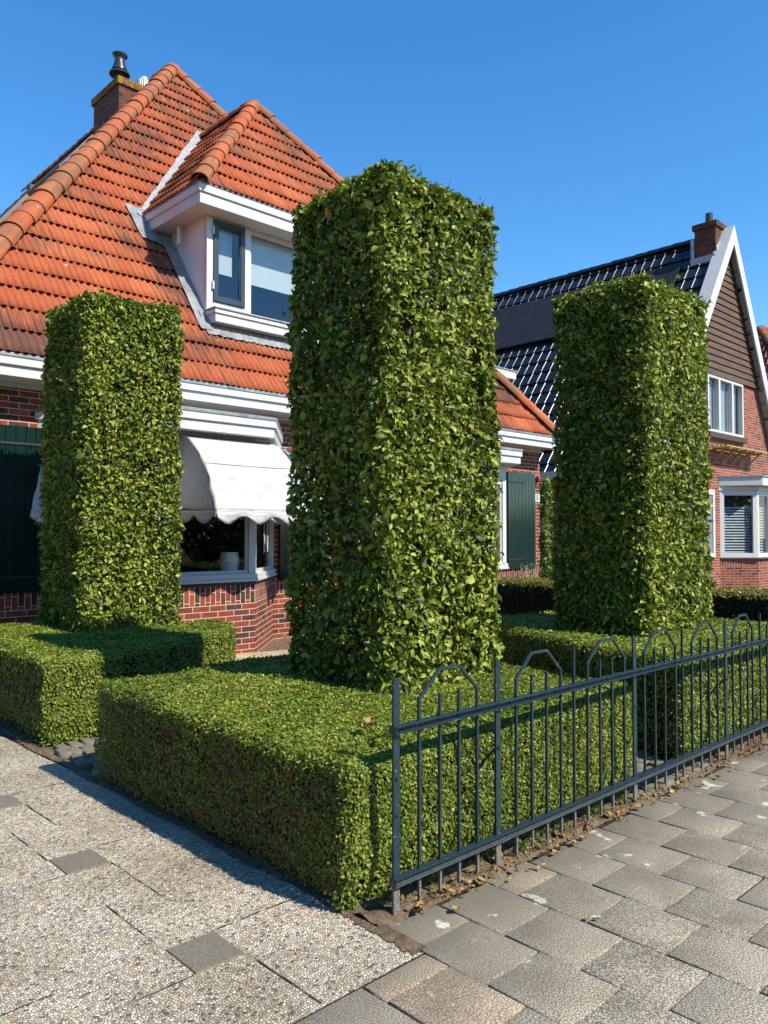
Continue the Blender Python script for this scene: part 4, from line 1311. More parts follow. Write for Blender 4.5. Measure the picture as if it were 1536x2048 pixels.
# house number on a white plate (reads 5)
npl = MB().box(14.165, 14.335, 9.972, 9.99, 2.325, 2.50)
npo = hb(npl, 'number_plate', M['white'], bevel=0.006)
def txt(s, size, loc, mat, rot=(math.pi / 2, 0, 0)):
    cu = bpy.data.curves.new('numeral', 'FONT'); cu.body = s; cu.size = size; cu.extrude = 0.002; cu.align_x = 'CENTER'; cu.align_y = 'CENTER'
    o = bpy.data.objects.new('numeral', cu); COL.objects.link(o); o.location = loc; o.rotation_euler = rot; cu.materials.append(mat)
    bpy.context.view_layer.update()
    me = bpy.data.meshes.new_from_object(o.evaluated_get(bpy.context.evaluated_depsgraph_get())); me.name = 'numeral'
    m2 = bpy.data.objects.new('numeral', me); COL.objects.link(m2); m2.location = loc; m2.rotation_euler = rot
    bpy.data.objects.remove(o); m2.name = 'numeral'; return m2
under(txt('5', 0.16, (14.235, 9.969, 2.415), M['ink']), npo)
lam = MB().lathe((14.22, 9.93, 2.80), [(0.02, -0.05), (0.05, -0.03), (0.055, 0.05), (0.03, 0.09), (0.01, 0.1)], 12)
hb(lam, 'wall_lamp', M['red'], smooth=True)

# awnings -----------------------------------------------------------
PROF = [(0.03, 2.875), (0.28, 2.80), (0.48, 2.64), (0.64, 2.48), (0.73, 2.35), (0.83, 2.12), (0.93, 1.885)]
def awning(p0, p1, label=None, lw=0.0, rw=0.0):
    """basket awning along the plan line p0 -> p1; out to the right of travel"""
    p0 = Vector((*p0, 0)); p1 = Vector((*p1, 0)); d = (p1 - p0); L = d.length; d.normalize(); n = Vector((d.y, -d.x, 0))
    nx = int(L / 0.03); V, F = [], []
    prof = []
    for i in range(len(PROF) - 1):
        for k in range(4):
            t = k / 4; prof.append((PROF[i][0] * (1 - t) + PROF[i + 1][0] * t, PROF[i][1] * (1 - t) + PROF[i + 1][1] * t))
    prof.append(PROF[-1])
    m = len(prof)
    for j, (o, z) in enumerate(prof):
        tj = j / (m - 1)
        for i in range(nx + 1):
            t = L * i / nx
            sag = -0.02 * math.sin(math.pi * min(1, tj * 1.0)) * math.sin(math.pi * i / nx) * (1 if j < 16 else 0.4)
            wr = 0.007 * math.sin(t * 11 + z * 9) * math.sin(z * 17 + t * 5) + 0.005 * math.sin(t * 23 - z * 21) if 16 < j < m - 1 else 0
            p = p0 + d * t + n * (o + sag + wr); V.append((p.x, p.y, z + sag * 0.3))
    W = nx + 1
    for j in range(m - 1):
        for i in range(nx): F.append((j * W + i, j * W + i + 1, (j + 1) * W + i + 1, (j + 1) * W + i))
    # cheeks: fan of folds between front edge and the wall
    for side in (0, 1):
        ii = 0 if side == 0 else nx; b0 = len(V); kk = 7
        for j in range(m):
            a = Vector(V[j * W + ii]); piv = p0 + d * (0 if side == 0 else L); 
            q = Vector((piv.x, piv.y, 0)) + n * 0.02; q.z = 2.875 - (2.875 - 1.93) * (j / (m - 1))
            for c in range(kk + 1):
                t = c / kk; p = a.lerp(q, t); p += d * ((-1 if side == 0 else 1) * -0.035 * math.sin(math.pi * t) + 0.008 * math.sin(t * 19 + j * 0.8)); V.append(tuple(p))
        for j in range(m - 1):
            for c in range(kk):
                k = b0 + j * (kk + 1) + c; f = (k, k + 1, k + kk + 2, k + kk + 1)
                F.append(f if side else tuple(reversed(f)))
    top = mesh_np('awning', np.array(V), np.array(F), M['cloth'], smooth=True)
    under(top, house)
    sd = top.modifiers.new("thick", 'SOLIDIFY'); sd.thickness = 0.003
    # scalloped valance along cheek, front, cheek
    o, z = PROF[-1]
    pts = [p0 + n * 0.05, p0 + n * o, p1 + n * o, p1 + n * 0.05]
    V, F = [], []; run = 0
    for s_ in range(3):
        a, b = pts[s_], pts[s_ + 1]; LL_ = (b - a).length; k = max(8, int(LL_ / 0.015)); g = (b - a).normalized(); gn = Vector((g.y, -g.x, 0))
        b0 = len(V); nsc = max(1, round(LL_ / 0.40)); per = LL_ / nsc
        for i in range(k + 1):
            t = LL_ * i / k; p = a + g * t
            dr = 0.105 + 0.045 * (-math.cos(2 * math.pi * (t / per + 0.15)))
            cv_ = 0.018 * math.sin(2 * math.pi * (t / per + 0.15))
            zz_ = z if s_ == 1 else z + (0.03 * (1 - t / LL_) if s_ == 0 else 0.03 * t / LL_)
            for r_ in range(4):
                w = r_ / 3; q = p + gn * (0.004 + cv_ * w); V.append((q.x, q.y, zz_ - dr * w))
        for i in range(k):
            for r_ in range(3):
                q = b0 + i * 4 + r_; F.append((q, q + 1, q + 5, q + 4))
    vo_ = mesh_np('valance', np.array(V), np.array(F), M['cloth'], smooth=True)
    under(vo_, top); sd = vo_.modifiers.new("thick", 'SOLIDIFY'); sd.thickness = 0.003
    sm_ = MB().tube([tuple(p0 + n * 0.652 + Vector((0, 0, 2.475))), tuple(p0.lerp(p1, 0.5) + n * 0.632 + Vector((0, 0, 2.470))), tuple(p1 + n * 0.652 + Vector((0, 0, 2.475)))], 0.006, 6)
    under(sm_.build('seam', M['white_dark'], None), top)
    # hem rod
    rd = MB().tube([tuple(p + Vector((0, 0, z + 0.002)) + Vector((0, 0, 0))) for p in pts], 0.009, 8)
    under(rd.build('hem_rod', M['white'], None, smooth=True), top)
    return top
aw1 = awning((4.97, YF), (6.33, YF))
awning((3.98, 9.86), (4.86, 8.96))
awning((6.42, 9.06), (7.22, 9.86))
# pull cord with cleat at the bay corner
cr_ = MB().tube([(6.24, 8.80, 1.92), (6.245, 8.83, 1.60), (6.25, 8.84, 1.36)], 0.006, 6)
cr_.tube([(6.30, 8.82, 1.74), (6.275, 8.82, 1.55), (6.30, 8.82, 1.40)], 0.005, 6)
for xx in (6.25, 6.30): cr_.tube([(xx, 8.82, 1.60), (xx, 8.82, 1.38)], 0.008, 6)
cr_.tube([(6.25, 8.82, 1.49), (6.30, 8.82, 1.49)], 0.008, 6)
under(cr_.build('pull_cord', M['white'], None, smooth=True), aw1)

# things inside the bay
vz = MB()
prof = [(0.075, 0.0)]
for k in range(13):
    t = k / 12; r_ = 0.078 + 0.055 * math.sin(math.pi * (0.12 + 0.62 * t)) ** 1.0
    prof.append((r_, 0.005 + 0.31 * t)); prof.append((r_ - 0.006, 0.005 + 0.31 * t + 0.013))
vz.lathe((0, 0, 0), prof, 32)
vo1 = vz.build('vase', M['ceramic'], None, smooth=True, loc=(5.90, 9.14, 1.045))
tag(vo1, 'white ribbed ceramic vase standing inside the window under the awning', 'vase')
tb_ = MB().box(4.95, 6.12, 9.05, 9.75, 1.015, 1.04)
for xx in (5.0, 6.06):
    for yy in (9.1, 9.7): tb_.box(xx - .025, xx + .025, yy - .025, yy + .025, 0.3, 1.015)
tag(tb_.build('side_table', M['sofa'], None, bevel=0.005), 'dark table inside the window carrying the white vase', 'table')

# =================================================================== RIGHT HOUSE
h2 = empty('brick_house', (23.3, 9.7, 0))
tag(h2, 'tall brick gable house with glossy black tiles, wood cladding and white bargeboards', 'house')
def h2b(mb, name, mat, par=None, **k): return under(mb.build(name, mat, None, **k), par or h2)
RX, RZ = 23.34, 10.55
S2L, S2R = 1.5, 1.8
GY, GB = 9.62, 24.0           # gable wall, back
def zl(x): return RZ - S2L * (RX - x)
def zr2(x): return RZ - S2R * (x - RX)
XLW, XRW = 18.75, 27.1
w2 = MB()
zc = 6.20
xl_c = RX - (RZ - 0.12 - zc) / S2L; xr_c = RX + (RZ - 0.12 - zc) / S2R
# gable in strips round the upper window
def gx0(z): return max(XLW, RX - (RZ - 0.12 - z) / S2L)
def gx1(z): return min(XRW, RX + (RZ - 0.12 - z) / S2R)
WX0, WX1, WZ0, WZ1 = 21.95, 24.44, 4.55, 6.20
w2.face([(gx0(-.1), GY, -0.1), (gx1(-.1), GY, -0.1), (gx1(3.2), GY, 3.2), (gx0(3.2), GY, 3.2)])
w2.face([(gx0(3.2), GY, 3.2), (gx1(3.2), GY, 3.2), (gx1(WZ0), GY, WZ0), (gx0(WZ0), GY, WZ0)])
w2.face([(gx0(WZ0), GY, WZ0), (WX0, GY, WZ0), (WX0, GY, WZ1), (gx0(WZ1), GY, WZ1)])
w2.face([(WX1, GY, WZ0), (gx1(WZ0), GY, WZ0), (gx1(WZ1), GY, WZ1), (WX1, GY, WZ1)])
w2.face([(XLW, GB, -0.1), (XLW, GY, -0.1), (XLW, GY, 3.5), (XLW, GB, 3.5)])
w2.face([(XRW, GY, -0.1), (XRW, GB, -0.1), (XRW, GB, 3.6), (XRW, GY, 3.6)])
w2.face([(XRW, GB, -0.1), (XLW, GB, -0.1), (XLW, GB, 3.5), (RX, GB, RZ - 0.2), (XRW, GB, 3.6)])
h2b(w2, 'wall', M['brick_far'])
# cladding boards in the gable top
cl = MB(); z = zc
while z < RZ - 0.12:
    z2 = z + 0.205
    a0, a1 = gx0(z), gx1(z); b0, b1 = gx0(z2), gx1(z2)
    if b1 - b0 < 0.02: b1 = b0 = RX
    cl.face([(a0, GY - 0.075, z), (a1, GY - 0.075, z), (b1, GY - 0.035, z2), (b0, GY - 0.035, z2)])
    cl.face([(a0, GY - 0.035, z), (a1, GY - 0.035, z), (a1, GY - 0.075, z), (a0, GY - 0.075, z)])
    z += 0.195
h2b(cl, 'cladding', M['clad'])
# roof slopes
n2l = 1 / math.hypot(1, S2L); L2 = (RX - 18.45) / n2l
FY = 9.33
r2 = roof_face('roof', (18.45, GB + .3, RZ - S2L * (RX - 18.45)), (0, -1, 0), (n2l, 0, S2L * n2l), L2, lambda t: 0.0, lambda t: GB + .3 - FY - 0.06, None, M['tile_black'], course=0.475, tile=0.33, waves=1, spw=32, amp=0.017, lip=0.045, stagger=0.0, pantile=True)
under(r2, h2)
n2r = 1 / math.hypot(1, S2R); L2r = (27.4 - RX) / n2r
r3 = roof_face('side_slope', (27.4, FY + .06, RZ - S2R * (27.4 - RX)), (0, 1, 0), (-n2r, 0, S2R * n2r), L2r, lambda t: 0.0, lambda t: GB + .2 - FY, None, M['tile_black'], course=0.475, tile=0.33, waves=1, spw=8, amp=0.026, lip=0.045, stagger=0.0, pantile=True)
under(r3, r2)
under(ridge_caps('ridge_cap', (RX, GB + .2, RZ + 0.03), (RX, 10.25, RZ + 0.03), None, M['tile_black'], r=0.14, step=0.42), r2)
# solar array
sa = MB(); off = 0.13; nx_, nz_ = -S2L * n2l, n2l
def onl(x, y, o): return (x + nx_ * o, y, zl(x) + nz_ * o)
for (xa, xb) in ((21.60, 22.80),):
    for k in range(8):
        y0 = 10.66 + k * 1.05; y1 = y0 + 1.035
        if y1 > 19.1: break
        sa.ext([onl(xa, y0, 0.09), onl(xb, y0, 0.09), onl(xb, y1, 0.09), onl(xa, y1, 0.09)], (nx_ * 0.05, 0, nz_ * 0.05))
sao = h2b(sa, 'solar_array', M['solar'], bevel=0.006)
sg = MB()
for k in range(33):
    y = 10.66 + k * 0.2625
    a, b = onl(21.62, y - 0.006, 0.1425), onl(22.78, y - 0.006, 0.1425)
    sg.face([a, b, (b[0], y + 0.006, b[2]), (a[0], y + 0.006, a[2])])
under(sg.build('cell_line', M['black'], None), sao)
# bargeboards (front face and capping)
def barge(x_out, z_out, xa, za, s_in):
    mb = MB()
    top0, top1 = Vector((xa, FY, za)), Vector((x_out, FY, z_out)); d = (top1 - top0).normalized()
    nrm = Vector((-d.z, 0, d.x)); 
    if nrm.z > 0: nrm = -nrm
    wdt = 0.30
    vd = wdt / abs(nrm.z)
    poly = [top0, top1, top1 + nrm * wdt + d * 0.0, Vector((xa, FY, za - vd))]
    if s_in > 0: poly = list(reversed(poly))
    mb.ext([tuple(p) for p in poly], (0, 0.05, 0))
    # soffit/capping behind the board
    q = [top0 + Vector((0, 0.05, 0.0)), top1 + Vector((0, 0.05, 0.0)), top1 + nrm * 0.10 + Vector((0, 0.05, 0)), top0 + Vector((0, 0.05, -0.10 / abs(nrm.z)))]
    if s_in > 0: q = list(reversed(q))
    mb.ext([tuple(p) for p in q], (0, GY - FY - 0.05 + 0.1, 0))
    return mb
h2b(barge(18.6, RZ + 0.2 - S2L * (RX - 18.6) , RX, RZ + 0.2, -1), 'bargeboard', M['white'])
h2b(barge(27.3, RZ + 0.2 - S2R * (27.3 - RX), RX, RZ + 0.2, 1), 'bargeboard', M['white'])
# gutter along the left eave
gt = MB().box(18.30, 18.52, FY + 0.1, GB, 3.13, 3.36)
h2b(gt, 'gutter', M['white'])
h2b(MB().box(18.52, XLW + 0.02, FY + 0.15, GB, 3.02, 3.10), 'eaves', M['oldwood'])
# upper window
uw = MB(); Y0, Y1 = GY - 0.05, GY + 0.10; t = 0.085
uw.box(WX0, WX0 + t, Y0, Y1, WZ0, WZ1); uw.box(WX1 - t, WX1, Y0, Y1, WZ0, WZ1)
uw.box(WX0 + t, WX1 - t, Y0, Y1, WZ0, WZ0 + t); uw.box(WX0 + t, WX1 - t, Y0, Y1, WZ1 - t, WZ1)
for xm in (22.68, 23.60): uw.box(xm, xm + 0.11, Y0, Y1, WZ0 + t, WZ1 - t)
uwo = h2b(uw, 'window', M['white'], bevel=0.004)
for xa, xb, mt in ((WX0 + t, 22.68, 'glass'), (22.79, 23.60, 'glass_roomy'), (23.71, WX1 - t, 'glass')):
    under(MB().face([(xa, GY + 0.05, WZ0 + t), (xb, GY + 0.05, WZ0 + t), (xb, GY + 0.05, WZ1 - t), (xa, GY + 0.05, WZ1 - t)]).build('pane', M[mt], None), uwo)
inb = MB().face([(WX0, GY + 0.16, WZ0), (WX1, GY + 0.16, WZ0), (WX1, GY + 0.16, WZ1), (WX0, GY + 0.16, WZ1)])
under(inb.build('curtain', plain("grey_curtain", (0.30, 0.29, 0.29), 0.9, 0.1), None), uwo)
h2b(MB().box(WX0 - 0.05, WX1 + 0.08, GY - 0.12, GY - 0.002, WZ0 - 0.16, WZ0 - 0.004), 'window_sill', plain("sill_brown", (0.06, 0.035, 0.03), 0.6))
# slatted wooden rack under the window
rk = MB()
for k in range(4): rk.box(22.05, 25.1, GY - 0.52 + k * 0.12, GY - 0.44 + k * 0.12, 4.10, 4.135)
for xx in (22.3, 22.9, 23.5, 24.1, 24.7):
    rk.box(xx, xx + 0.06, GY - 0.5, GY - 0.01, 4.04, 4.098); rk.ext([(xx, GY - 0.40, 4.04), (xx, GY - 0.34, 4.04), (xx, GY - 0.01, 3.74), (xx, GY - 0.01, 3.68)], (0.06, 0, 0))
h2b(rk, 'window_rack', M['oldwood'])
# ground floor bay of the right house
b0x, b1x = 23.55, 26.2
bb = MB()
pth = [(22.75, GY), (b0x, GY - 0.75), (b1x, GY - 0.75), (27.0, GY)]
for i in range(3):
    (x0, y0), (x1, y1) = pth[i], pth[i + 1]
    bb.face([(x0, y0, -0.1), (x1, y1, -0.1), (x1, y1, 0.72), (x0, y0, 0.72)])
    bb.face([(x0, y0, 0.72), (x1, y1, 0.72), (x1, y1, 0.92), (x0, y0, 0.92)], swap=True)
bbo = h2b(bb, 'bay_window', M['brick_far'])
bf = MB()
bf.prism([(22.70, GY - 0.004), (b0x - 0.30, GY - 1.02), (b1x + .3, GY - 1.02), (27.2, GY - 0.004)], 3.03, 3.27)
under(bf.build('bay_roof', M['white'], None, bevel=0.01), bbo)
under(MB().prism([(22.66, GY - 0.004), (b0x - 0.32, GY - 1.05), (b1x + .32, GY - 1.05), (27.24, GY - 0.004)], 3.27, 3.32).build('lead_edge', M['lead'], None), bbo)
fw = MB()
def facet_frame(p0, p1):
    p0 = Vector((*p0, 0)); p1 = Vector((*p1, 0)); d = p1 - p0; L = d.length; d.normalize(); n = Vector((d.y, -d.x, 0))
    def bar(t0, t1, z0_, z1_, o0=-0.1, o1=0.0):
        a = p0 + d * t0; b = p0 + d * t1
        fw.prism([tuple((a + n * o1).xy), tuple((b + n * o1).xy), tuple((b + n * o0).xy), tuple((a + n * o0).xy)], z0_, z1_)
    bar(0, 0.13, 0.96, 2.90); bar(L - 0.13, L, 0.96, 2.90); bar(0.13, L - 0.13, 0.96, 1.09); bar(0.13, L - 0.13, 2.76, 2.90); bar(-0.05, L + 0.05, 2.90, 3.03, -0.2, 0.03)
    m = int(L // 1.3)
    for k in range(1, m + 1): bar(L * k / (m + 1) - 0.07, L * k / (m + 1) + 0.07, 1.09, 2.76)
    return p0, d, L, n
gs = MB(); bs = MB()
for i in range(3):
    p0, d, L, n = facet_frame(pth[i], pth[i + 1])
    a = p0 + d * 0.12 - n * 0.05; b = p0 + d * (L - 0.12) - n * 0.05
    gs.face([(a.x, a.y, 1.08), (b.x, b.y, 1.08), (b.x, b.y, 2.77), (a.x, a.y, 2.77)])
    zz = 1.1
    a = p0 + d * 0.14 - n * 0.13; b = p0 + d * (L - 0.14) - n * 0.13
    while zz < 2.45:
        bs.ext([(a.x, a.y, zz), (b.x, b.y, zz), (b.x - n.x * 0.03, b.y - n.y * 0.03, zz + 0.045), (a.x - n.x * 0.03, a.y - n.y * 0.03, zz + 0.045)], (0, 0, 0.004)); zz += 0.08
under(fw.build('window_frame', M['white'], None, bevel=0.005), bbo)
under(gs.build('pane', M['glass'], None), bbo)
under(bs.build('slat_blind', plain("grey_slats", (0.35, 0.38, 0.4), 0.6), None), bbo)
bd = MB()
for i in range(3):
    (x0, y0), (x1, y1) = pth[i], pth[i + 1]
    bd.face([(x0, y0 + 0.3, 0.9), (x1, y1 + 0.3, 0.9), (x1, y1 + 0.3, 3.0), (x0, y0 + 0.3, 3.0)])
under(bd.build('room', M['dark'], None), bbo)
sk = MB(); sk.prism([(22.70, GY - 0.003), (b0x - 0.06, GY - 0.83), (b1x + 0.06, GY - 0.83), (27.05, GY - 0.003)], 0.92, 0.958)
under(sk.build('sill', plain("sill_dark", (0.05, 0.035, 0.03), 0.6), None), bbo)
# narrow window left of the bay
nw = MB(); nw.box(20.9, 22.35, GY - 0.04, GY + 0.02, 0.98, 1.1); nw.box(20.9, 22.35, GY - 0.04, GY + 0.02, 2.75, 2.9); nw.box(22.22, 22.35, GY - 0.04, GY + 0.02, 1.1, 2.75); nw.box(20.9, 21.03, GY - 0.04, GY + 0.02, 1.1, 2.75)
nwo = h2b(nw, 'window', M['white'], bevel=0.004)
under(MB().face([(21.03, GY - 0.012, 1.1), (22.22, GY - 0.012, 1.1), (22.22, GY - 0.012, 2.75), (21.03, GY - 0.012, 2.75)]).build('pane', plain("pane_grey", (0.2, 0.22, 0.25), 0.05, 0.8), None), nwo)
# chimney
c2 = MB().box(22.80, 23.98, 9.66, 10.29, 9.6, 10.68).box(22.74, 24.03, 9.61, 10.34, 10.68, 10.84)
c2o = h2b(c2, 'chimney', M['brick_old'])
for (xx, yy, hh_, rr) in ((23.04, 9.95, 0.34, 0.105), (23.48, 9.93, 0.24, 0.095)):
    under(MB().lathe((xx, yy, 10.84), [(rr, 0), (rr, hh_), (rr * 0.8, hh_), (rr * 0.8, hh_ - 0.05)], 18).build('flue_pot', M['cowl'], None, smooth=True), c2o)
lf2 = MB(); lf2.ext([(22.79, 9.625, 9.72), (23.0, 9.625, 10.0), (23.15, 9.625, 10.28), (23.04, 9.625, 10.30), (22.79, 9.625, 10.08)], (0, 0.03, 0)); lf2.box(22.68, 22.795, 9.62, 10.38, 9.60, 9.82); lf2.box(22.72, 22.795, 10.29, 10.38, 9.7, 10.42)
under(lf2.build('flashing', M['lead_pale'], None, bevel=0.01), c2o)

# =================================================================== THIRD HOUSE (edge of frame)
h3 = empty('brick_house', (36, 14, 0))
tag(h3, 'house at the right edge showing only a strip of orange pantiled roof', 'house')
ax, ay, az = 31.2, 11.55, 9.55
s3 = 1.3; n3 = 1 / math.hypot(1, s3)
w3 = MB().box(28.6, 42, 8.2, 20, -0.1, 4.6)
under(w3.build('wall', M['brick_far'], None), h3)
ey3 = ay - (az - 4.6) / s3; L3 = (ay - ey3) / n3
r5 = roof_face('roof', (0, ey3, 4.6), (1, 0, 0), (0, n3, s3 * n3), L3, lambda t: 27.9 + (ax - 27.9) * t / L3, lambda t: 42.0, None, M['tile_far'], course=0.36, tile=0.27, waves=1, spw=8, amp=0.03, lip=0.04, stagger=0.0, pantile=True)
under(r5, h3)
under(roof_face('side_slope', (27.9, 20, 4.6), (0, -1, 0), unit(np.array([[ax - 27.9, 0, az - 4.6]]))[0], math.hypot(ax - 27.9, az - 4.6), lambda t: 0.0, lambda t: 20 - ey3 - (ay - ey3) * t / math.hypot(ax - 27.9, az - 4.6), None, M['tile_far'], course=0.36, tile=0.27, waves=1, spw=6, amp=0.03, pantile=True), r5)
under(ridge_caps('ridge_cap', (ax, ay, az), (42, ay, az + 0.01), None, M['ridge'], r=0.17, step=0.4), r5)
under(ridge_caps('hip_cap', (27.9, ey3, 4.62), (ax, ay, az), None, M['ridge'], r=0.17, step=0.4), r5)

# =================================================================== HEDGES
def h2f(X, Y): return 0.632 + 0.016 * (X - 2.2) + 0.012 * (Y - 2.5) * (X < 9)
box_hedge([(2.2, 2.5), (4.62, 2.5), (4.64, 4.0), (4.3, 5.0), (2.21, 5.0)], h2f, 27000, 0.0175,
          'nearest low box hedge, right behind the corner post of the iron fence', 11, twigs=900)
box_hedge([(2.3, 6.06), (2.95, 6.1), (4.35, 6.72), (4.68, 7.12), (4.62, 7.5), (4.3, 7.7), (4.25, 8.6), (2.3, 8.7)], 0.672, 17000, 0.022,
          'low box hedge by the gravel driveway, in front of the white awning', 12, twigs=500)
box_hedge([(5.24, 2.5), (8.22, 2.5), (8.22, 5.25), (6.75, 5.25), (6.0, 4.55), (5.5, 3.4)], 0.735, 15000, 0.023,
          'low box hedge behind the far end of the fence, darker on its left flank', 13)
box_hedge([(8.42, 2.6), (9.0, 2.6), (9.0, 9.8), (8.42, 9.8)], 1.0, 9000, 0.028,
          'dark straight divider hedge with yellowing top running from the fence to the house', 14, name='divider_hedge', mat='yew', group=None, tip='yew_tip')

column_hedge(3.27, 4.36, 3.36, 4.36, 0.55, 3.90, 6200, 0.0435, 'tallest looking column hedge in the middle, rising from the nearest box hedge', 21, holes=1.0)
column_hedge(3.17, 4.23, 7.46, 8.54, 0.58, 4.02, 6200, 0.043, 'column hedge at left, standing in front of the white awning', 31)
column_hedge(6.30, 7.58, 3.28, 4.25, 0.60, 3.88, 5600, 0.046, 'column hedge at right, standing before the black tiled roof', 41)

# =================================================================== FENCE
FYF = 2.383
fence = empty('iron_fence', (2.367, FYF, 0))
tag(fence, 'dark blue grey iron fence with arched bars along the pavement', 'fence')
B0 = 0.0135
def fbuild(mb, name, par=None, **k): return under(mb.build(name, M['fence'], None, **k), par or fence)
def post_mb():
    p = MB(); hw = 0.0185; pts = [(-hw, 0, -0.15), (hw, 0, -0.15), (hw, 0, 0.972)]
    for k in range(1, 6): a = math.pi * k / 6; pts.append((hw * math.cos(a) , 0, 0.972 + 0.026 * math.sin(a)))
    pts.append((-hw, 0, 0.972))
    p.ext([(x, -0.006, z) for x, y, z in pts], (0, 0.012, 0))
    return p
posts = [2.367, 3.061, 4.388, 5.70, 7.02, 8.34]
pm = None
def rivet(c, r=0.006):
    return MB().lathe((0, 0, 0), [(r, 0), (r * 0.9, r * 0.4), (r * 0.5, r * 0.75), (0.0005, r * 0.85)], 10)
for i, x in enumerate(posts):
    if pm is None:
        o = fbuild(post_mb(), 'post', bevel=0.002); pm = o; o.location = (0, 0, 0)
    else:
        o = pm.copy(); COL.objects.link(o); o.parent = fence
    o.location = (x - 2.367, 0.0, 0)
    bo = MB(); bo.v = []
    bo.lathe((0, 0, 0), [(0.010, 0), (0.010, 0.004), (0.007, 0.008), (0.001, 0.009)], 10)
    bo.v = [(v[0], -0.006 - v[2], v[1]) for v in bo.v]
    for zz in (0.575,) if i else (0.575, 0.42):
        b2 = bo.build('bolt', M['fence'], None, smooth=True); b2.parent = o; b2.location = (0, 0, zz)
    if i == 1 or i == 3:
        st = MB().tube([(0.0, 0.0, 0.58), (-0.02, 0.07, 0.5), (-0.03, 0.12, 0.42)], 0.007, 6); so2 = st.build('stay', M['fence'], None); so2.parent = o
def rail(z):
    r = MB(); x0, x1 = 2.345, 8.37
    r.box(x0, x1, FYF - 0.0085, FYF - 0.006, z - 0.016, z + 0.016)
    r.box(x0, x1, FYF - 0.032, FYF - 0.0085, z + 0.0125, z + 0.016)
    r.box(x0, x1, FYF - 0.032, FYF - 0.0085, z - 0.016, z - 0.0125)
    r.box(x0, x1, FYF + 0.007, FYF + 0.010, z - 0.016, z + 0.016)
    r.box(x0 - 0.006, x0, FYF - 0.032, FYF + 0.014, z - 0.018, z + 0.018)
    for x in np.arange(2.367, 8.3, 0.1305):
        rv = MB().lathe((0, 0, 0), [(0.0055, 0), (0.005, 0.003), (0.002, 0.005), (0.0003, 0.0053)], 8)
        b = len(r.v)
        for v in rv.v: r.v.append((x + v[0], FYF - 0.0085 - v[2], z + v[1]))
        for f in rv.f: r.f.append(tuple(q + b for q in f)); r.swap.append(False)
    return r
for z in (0.780, 0.147): fbuild(rail(z), 'rail', bevel=0.0012)
def sweep(pts, w):
    """square bar bent along a path in the fence plane"""
    m = MB(); n = len(pts); P = [Vector((p[0], 0, p[1])) for p in pts]; rings = []
    for i, p in enumerate(P):
        d0 = (P[i] - P[i - 1]).normalized() if i else (P[1] - P[0]).normalized()
        d1 = (P[i + 1] - P[i]).normalized() if i < n - 1 else d0
        t = (d0 + d1).normalized(); s = Vector((-t.z, 0, t.x)); k = 1 / max(0.5, t.dot(d1))
        h = w / 2
        rings.append([p + s * h * k + Vector((0, -h, 0)), p + s * h * k + Vector((0, h, 0)), p - s * h * k + Vector((0, h, 0)), p - s * h * k + Vector((0, -h, 0))])
    for r in rings: m.v += [tuple(q) for q in r]
    for i in range(n - 1):
        for k in range(4):
            l = (k + 1) % 4
            m.f.append((i * 4 + k, i * 4 + l, (i + 1) * 4 + l, (i + 1) * 4 + k)); m.swap.append(False)
    m.f.append((3, 2, 1, 0)); m.f.append(tuple((n - 1) * 4 + k for k in range(4))); m.swap += [False, False]
    return m
bar_s = bar_t = arch = None
def place(proto, x, jitter=0.003):
    o = proto.copy(); COL.objects.link(o); o.parent = fence; o.location = (x - 2.367, 0, random.uniform(-jitter, jitter)); o.rotation_euler = (0, random.gauss(0, 0.004), random.gauss(0, 0.02)); return o
bar_s = sweep([(0, 0.02), (0, 0.893)], B0).build('bar', M['fence'], None, bevel=0.0015); bar_s.parent = fence
bar_t = sweep([(0, 0.02), (0, 1.0)], B0).build('bar', M['fence'], None, bevel=0.0015); bar_t.parent = fence
arch = sweep([(0, 0.02), (0, 0.886), (0.128, 0.998), (0.136, 1.001), (0.262, 1.001), (0.270, 0.998), (0.395, 0.886), (0.395, 0.02)], B0).build('arch_bar', M['fence'], None, bevel=0.0015); arch.parent = fence
starts = [2.510, 3.209, 3.866, 4.510, 5.160, 5.826, 6.48, 7.15, 7.80]
for i, x in enumerate(starts):
    if i == 0: arch.location = (x - 2.367, 0, 0)
    else: place(arch, x)
    for k, dx in enumerate((0.134, 0.264)):
        if i == 0 and k == 0: bar_s.location = (x + dx - 2.367, 0, 0)
        else: place(bar_s, x + dx)
for i, x in enumerate((3.731, 5.022, 6.34, 7.68)):
    if i == 0: bar_t.location = (x - 2.367, 0, 0)
    else: place(bar_t, x)

# =================================================================== SMALL PLANTS
def creeper():
    root = empty('climbing_plant', (14.4, 9.95, 0)); tag(root, 'leafy green climber growing up the house corner beside the green shutter', 'plant')
    st = MB()
    for k in range(5):
        x = random.uniform(0.0, 0.12); y = random.uniform(0, 0.1)
        st.tube([(x, y, 0), (x + .04, y - .02, 0.9), (x - .03, y, 1.7), (x + 0.02, y, 2.7)], 0.010, 6)
    st.build('stem', M['bark'], root, smooth=True)
    n = 900
    z = rng.uniform(0.1, 2.85, n); bush = rng.uniform(size=n) < 0.25; z[bush] = rng.uniform(0.1, 0.95, bush.sum())
    wdt = np.where(bush, 0.42, 0.17 + 0.05 * np.sin(z * 4))
    x = rng.uniform(-0.06, 1, n) * wdt + np.where(bush, -0.1, 0.0); y = rng.uniform(-0.16, 0.2, n) - np.where(bush, 0.12, 0)
    P = np.stack([x, y, z], 1); O = unit(np.stack([rng.uniform(-.2, 1, n), -np.ones(n) * 0.8, np.full(n, 0.3)], 1))
    leaves('foliage', P, O, rng.uniform(0.07, 0.13, n), M['ivy'], root, True, jit=0.5)
creeper()
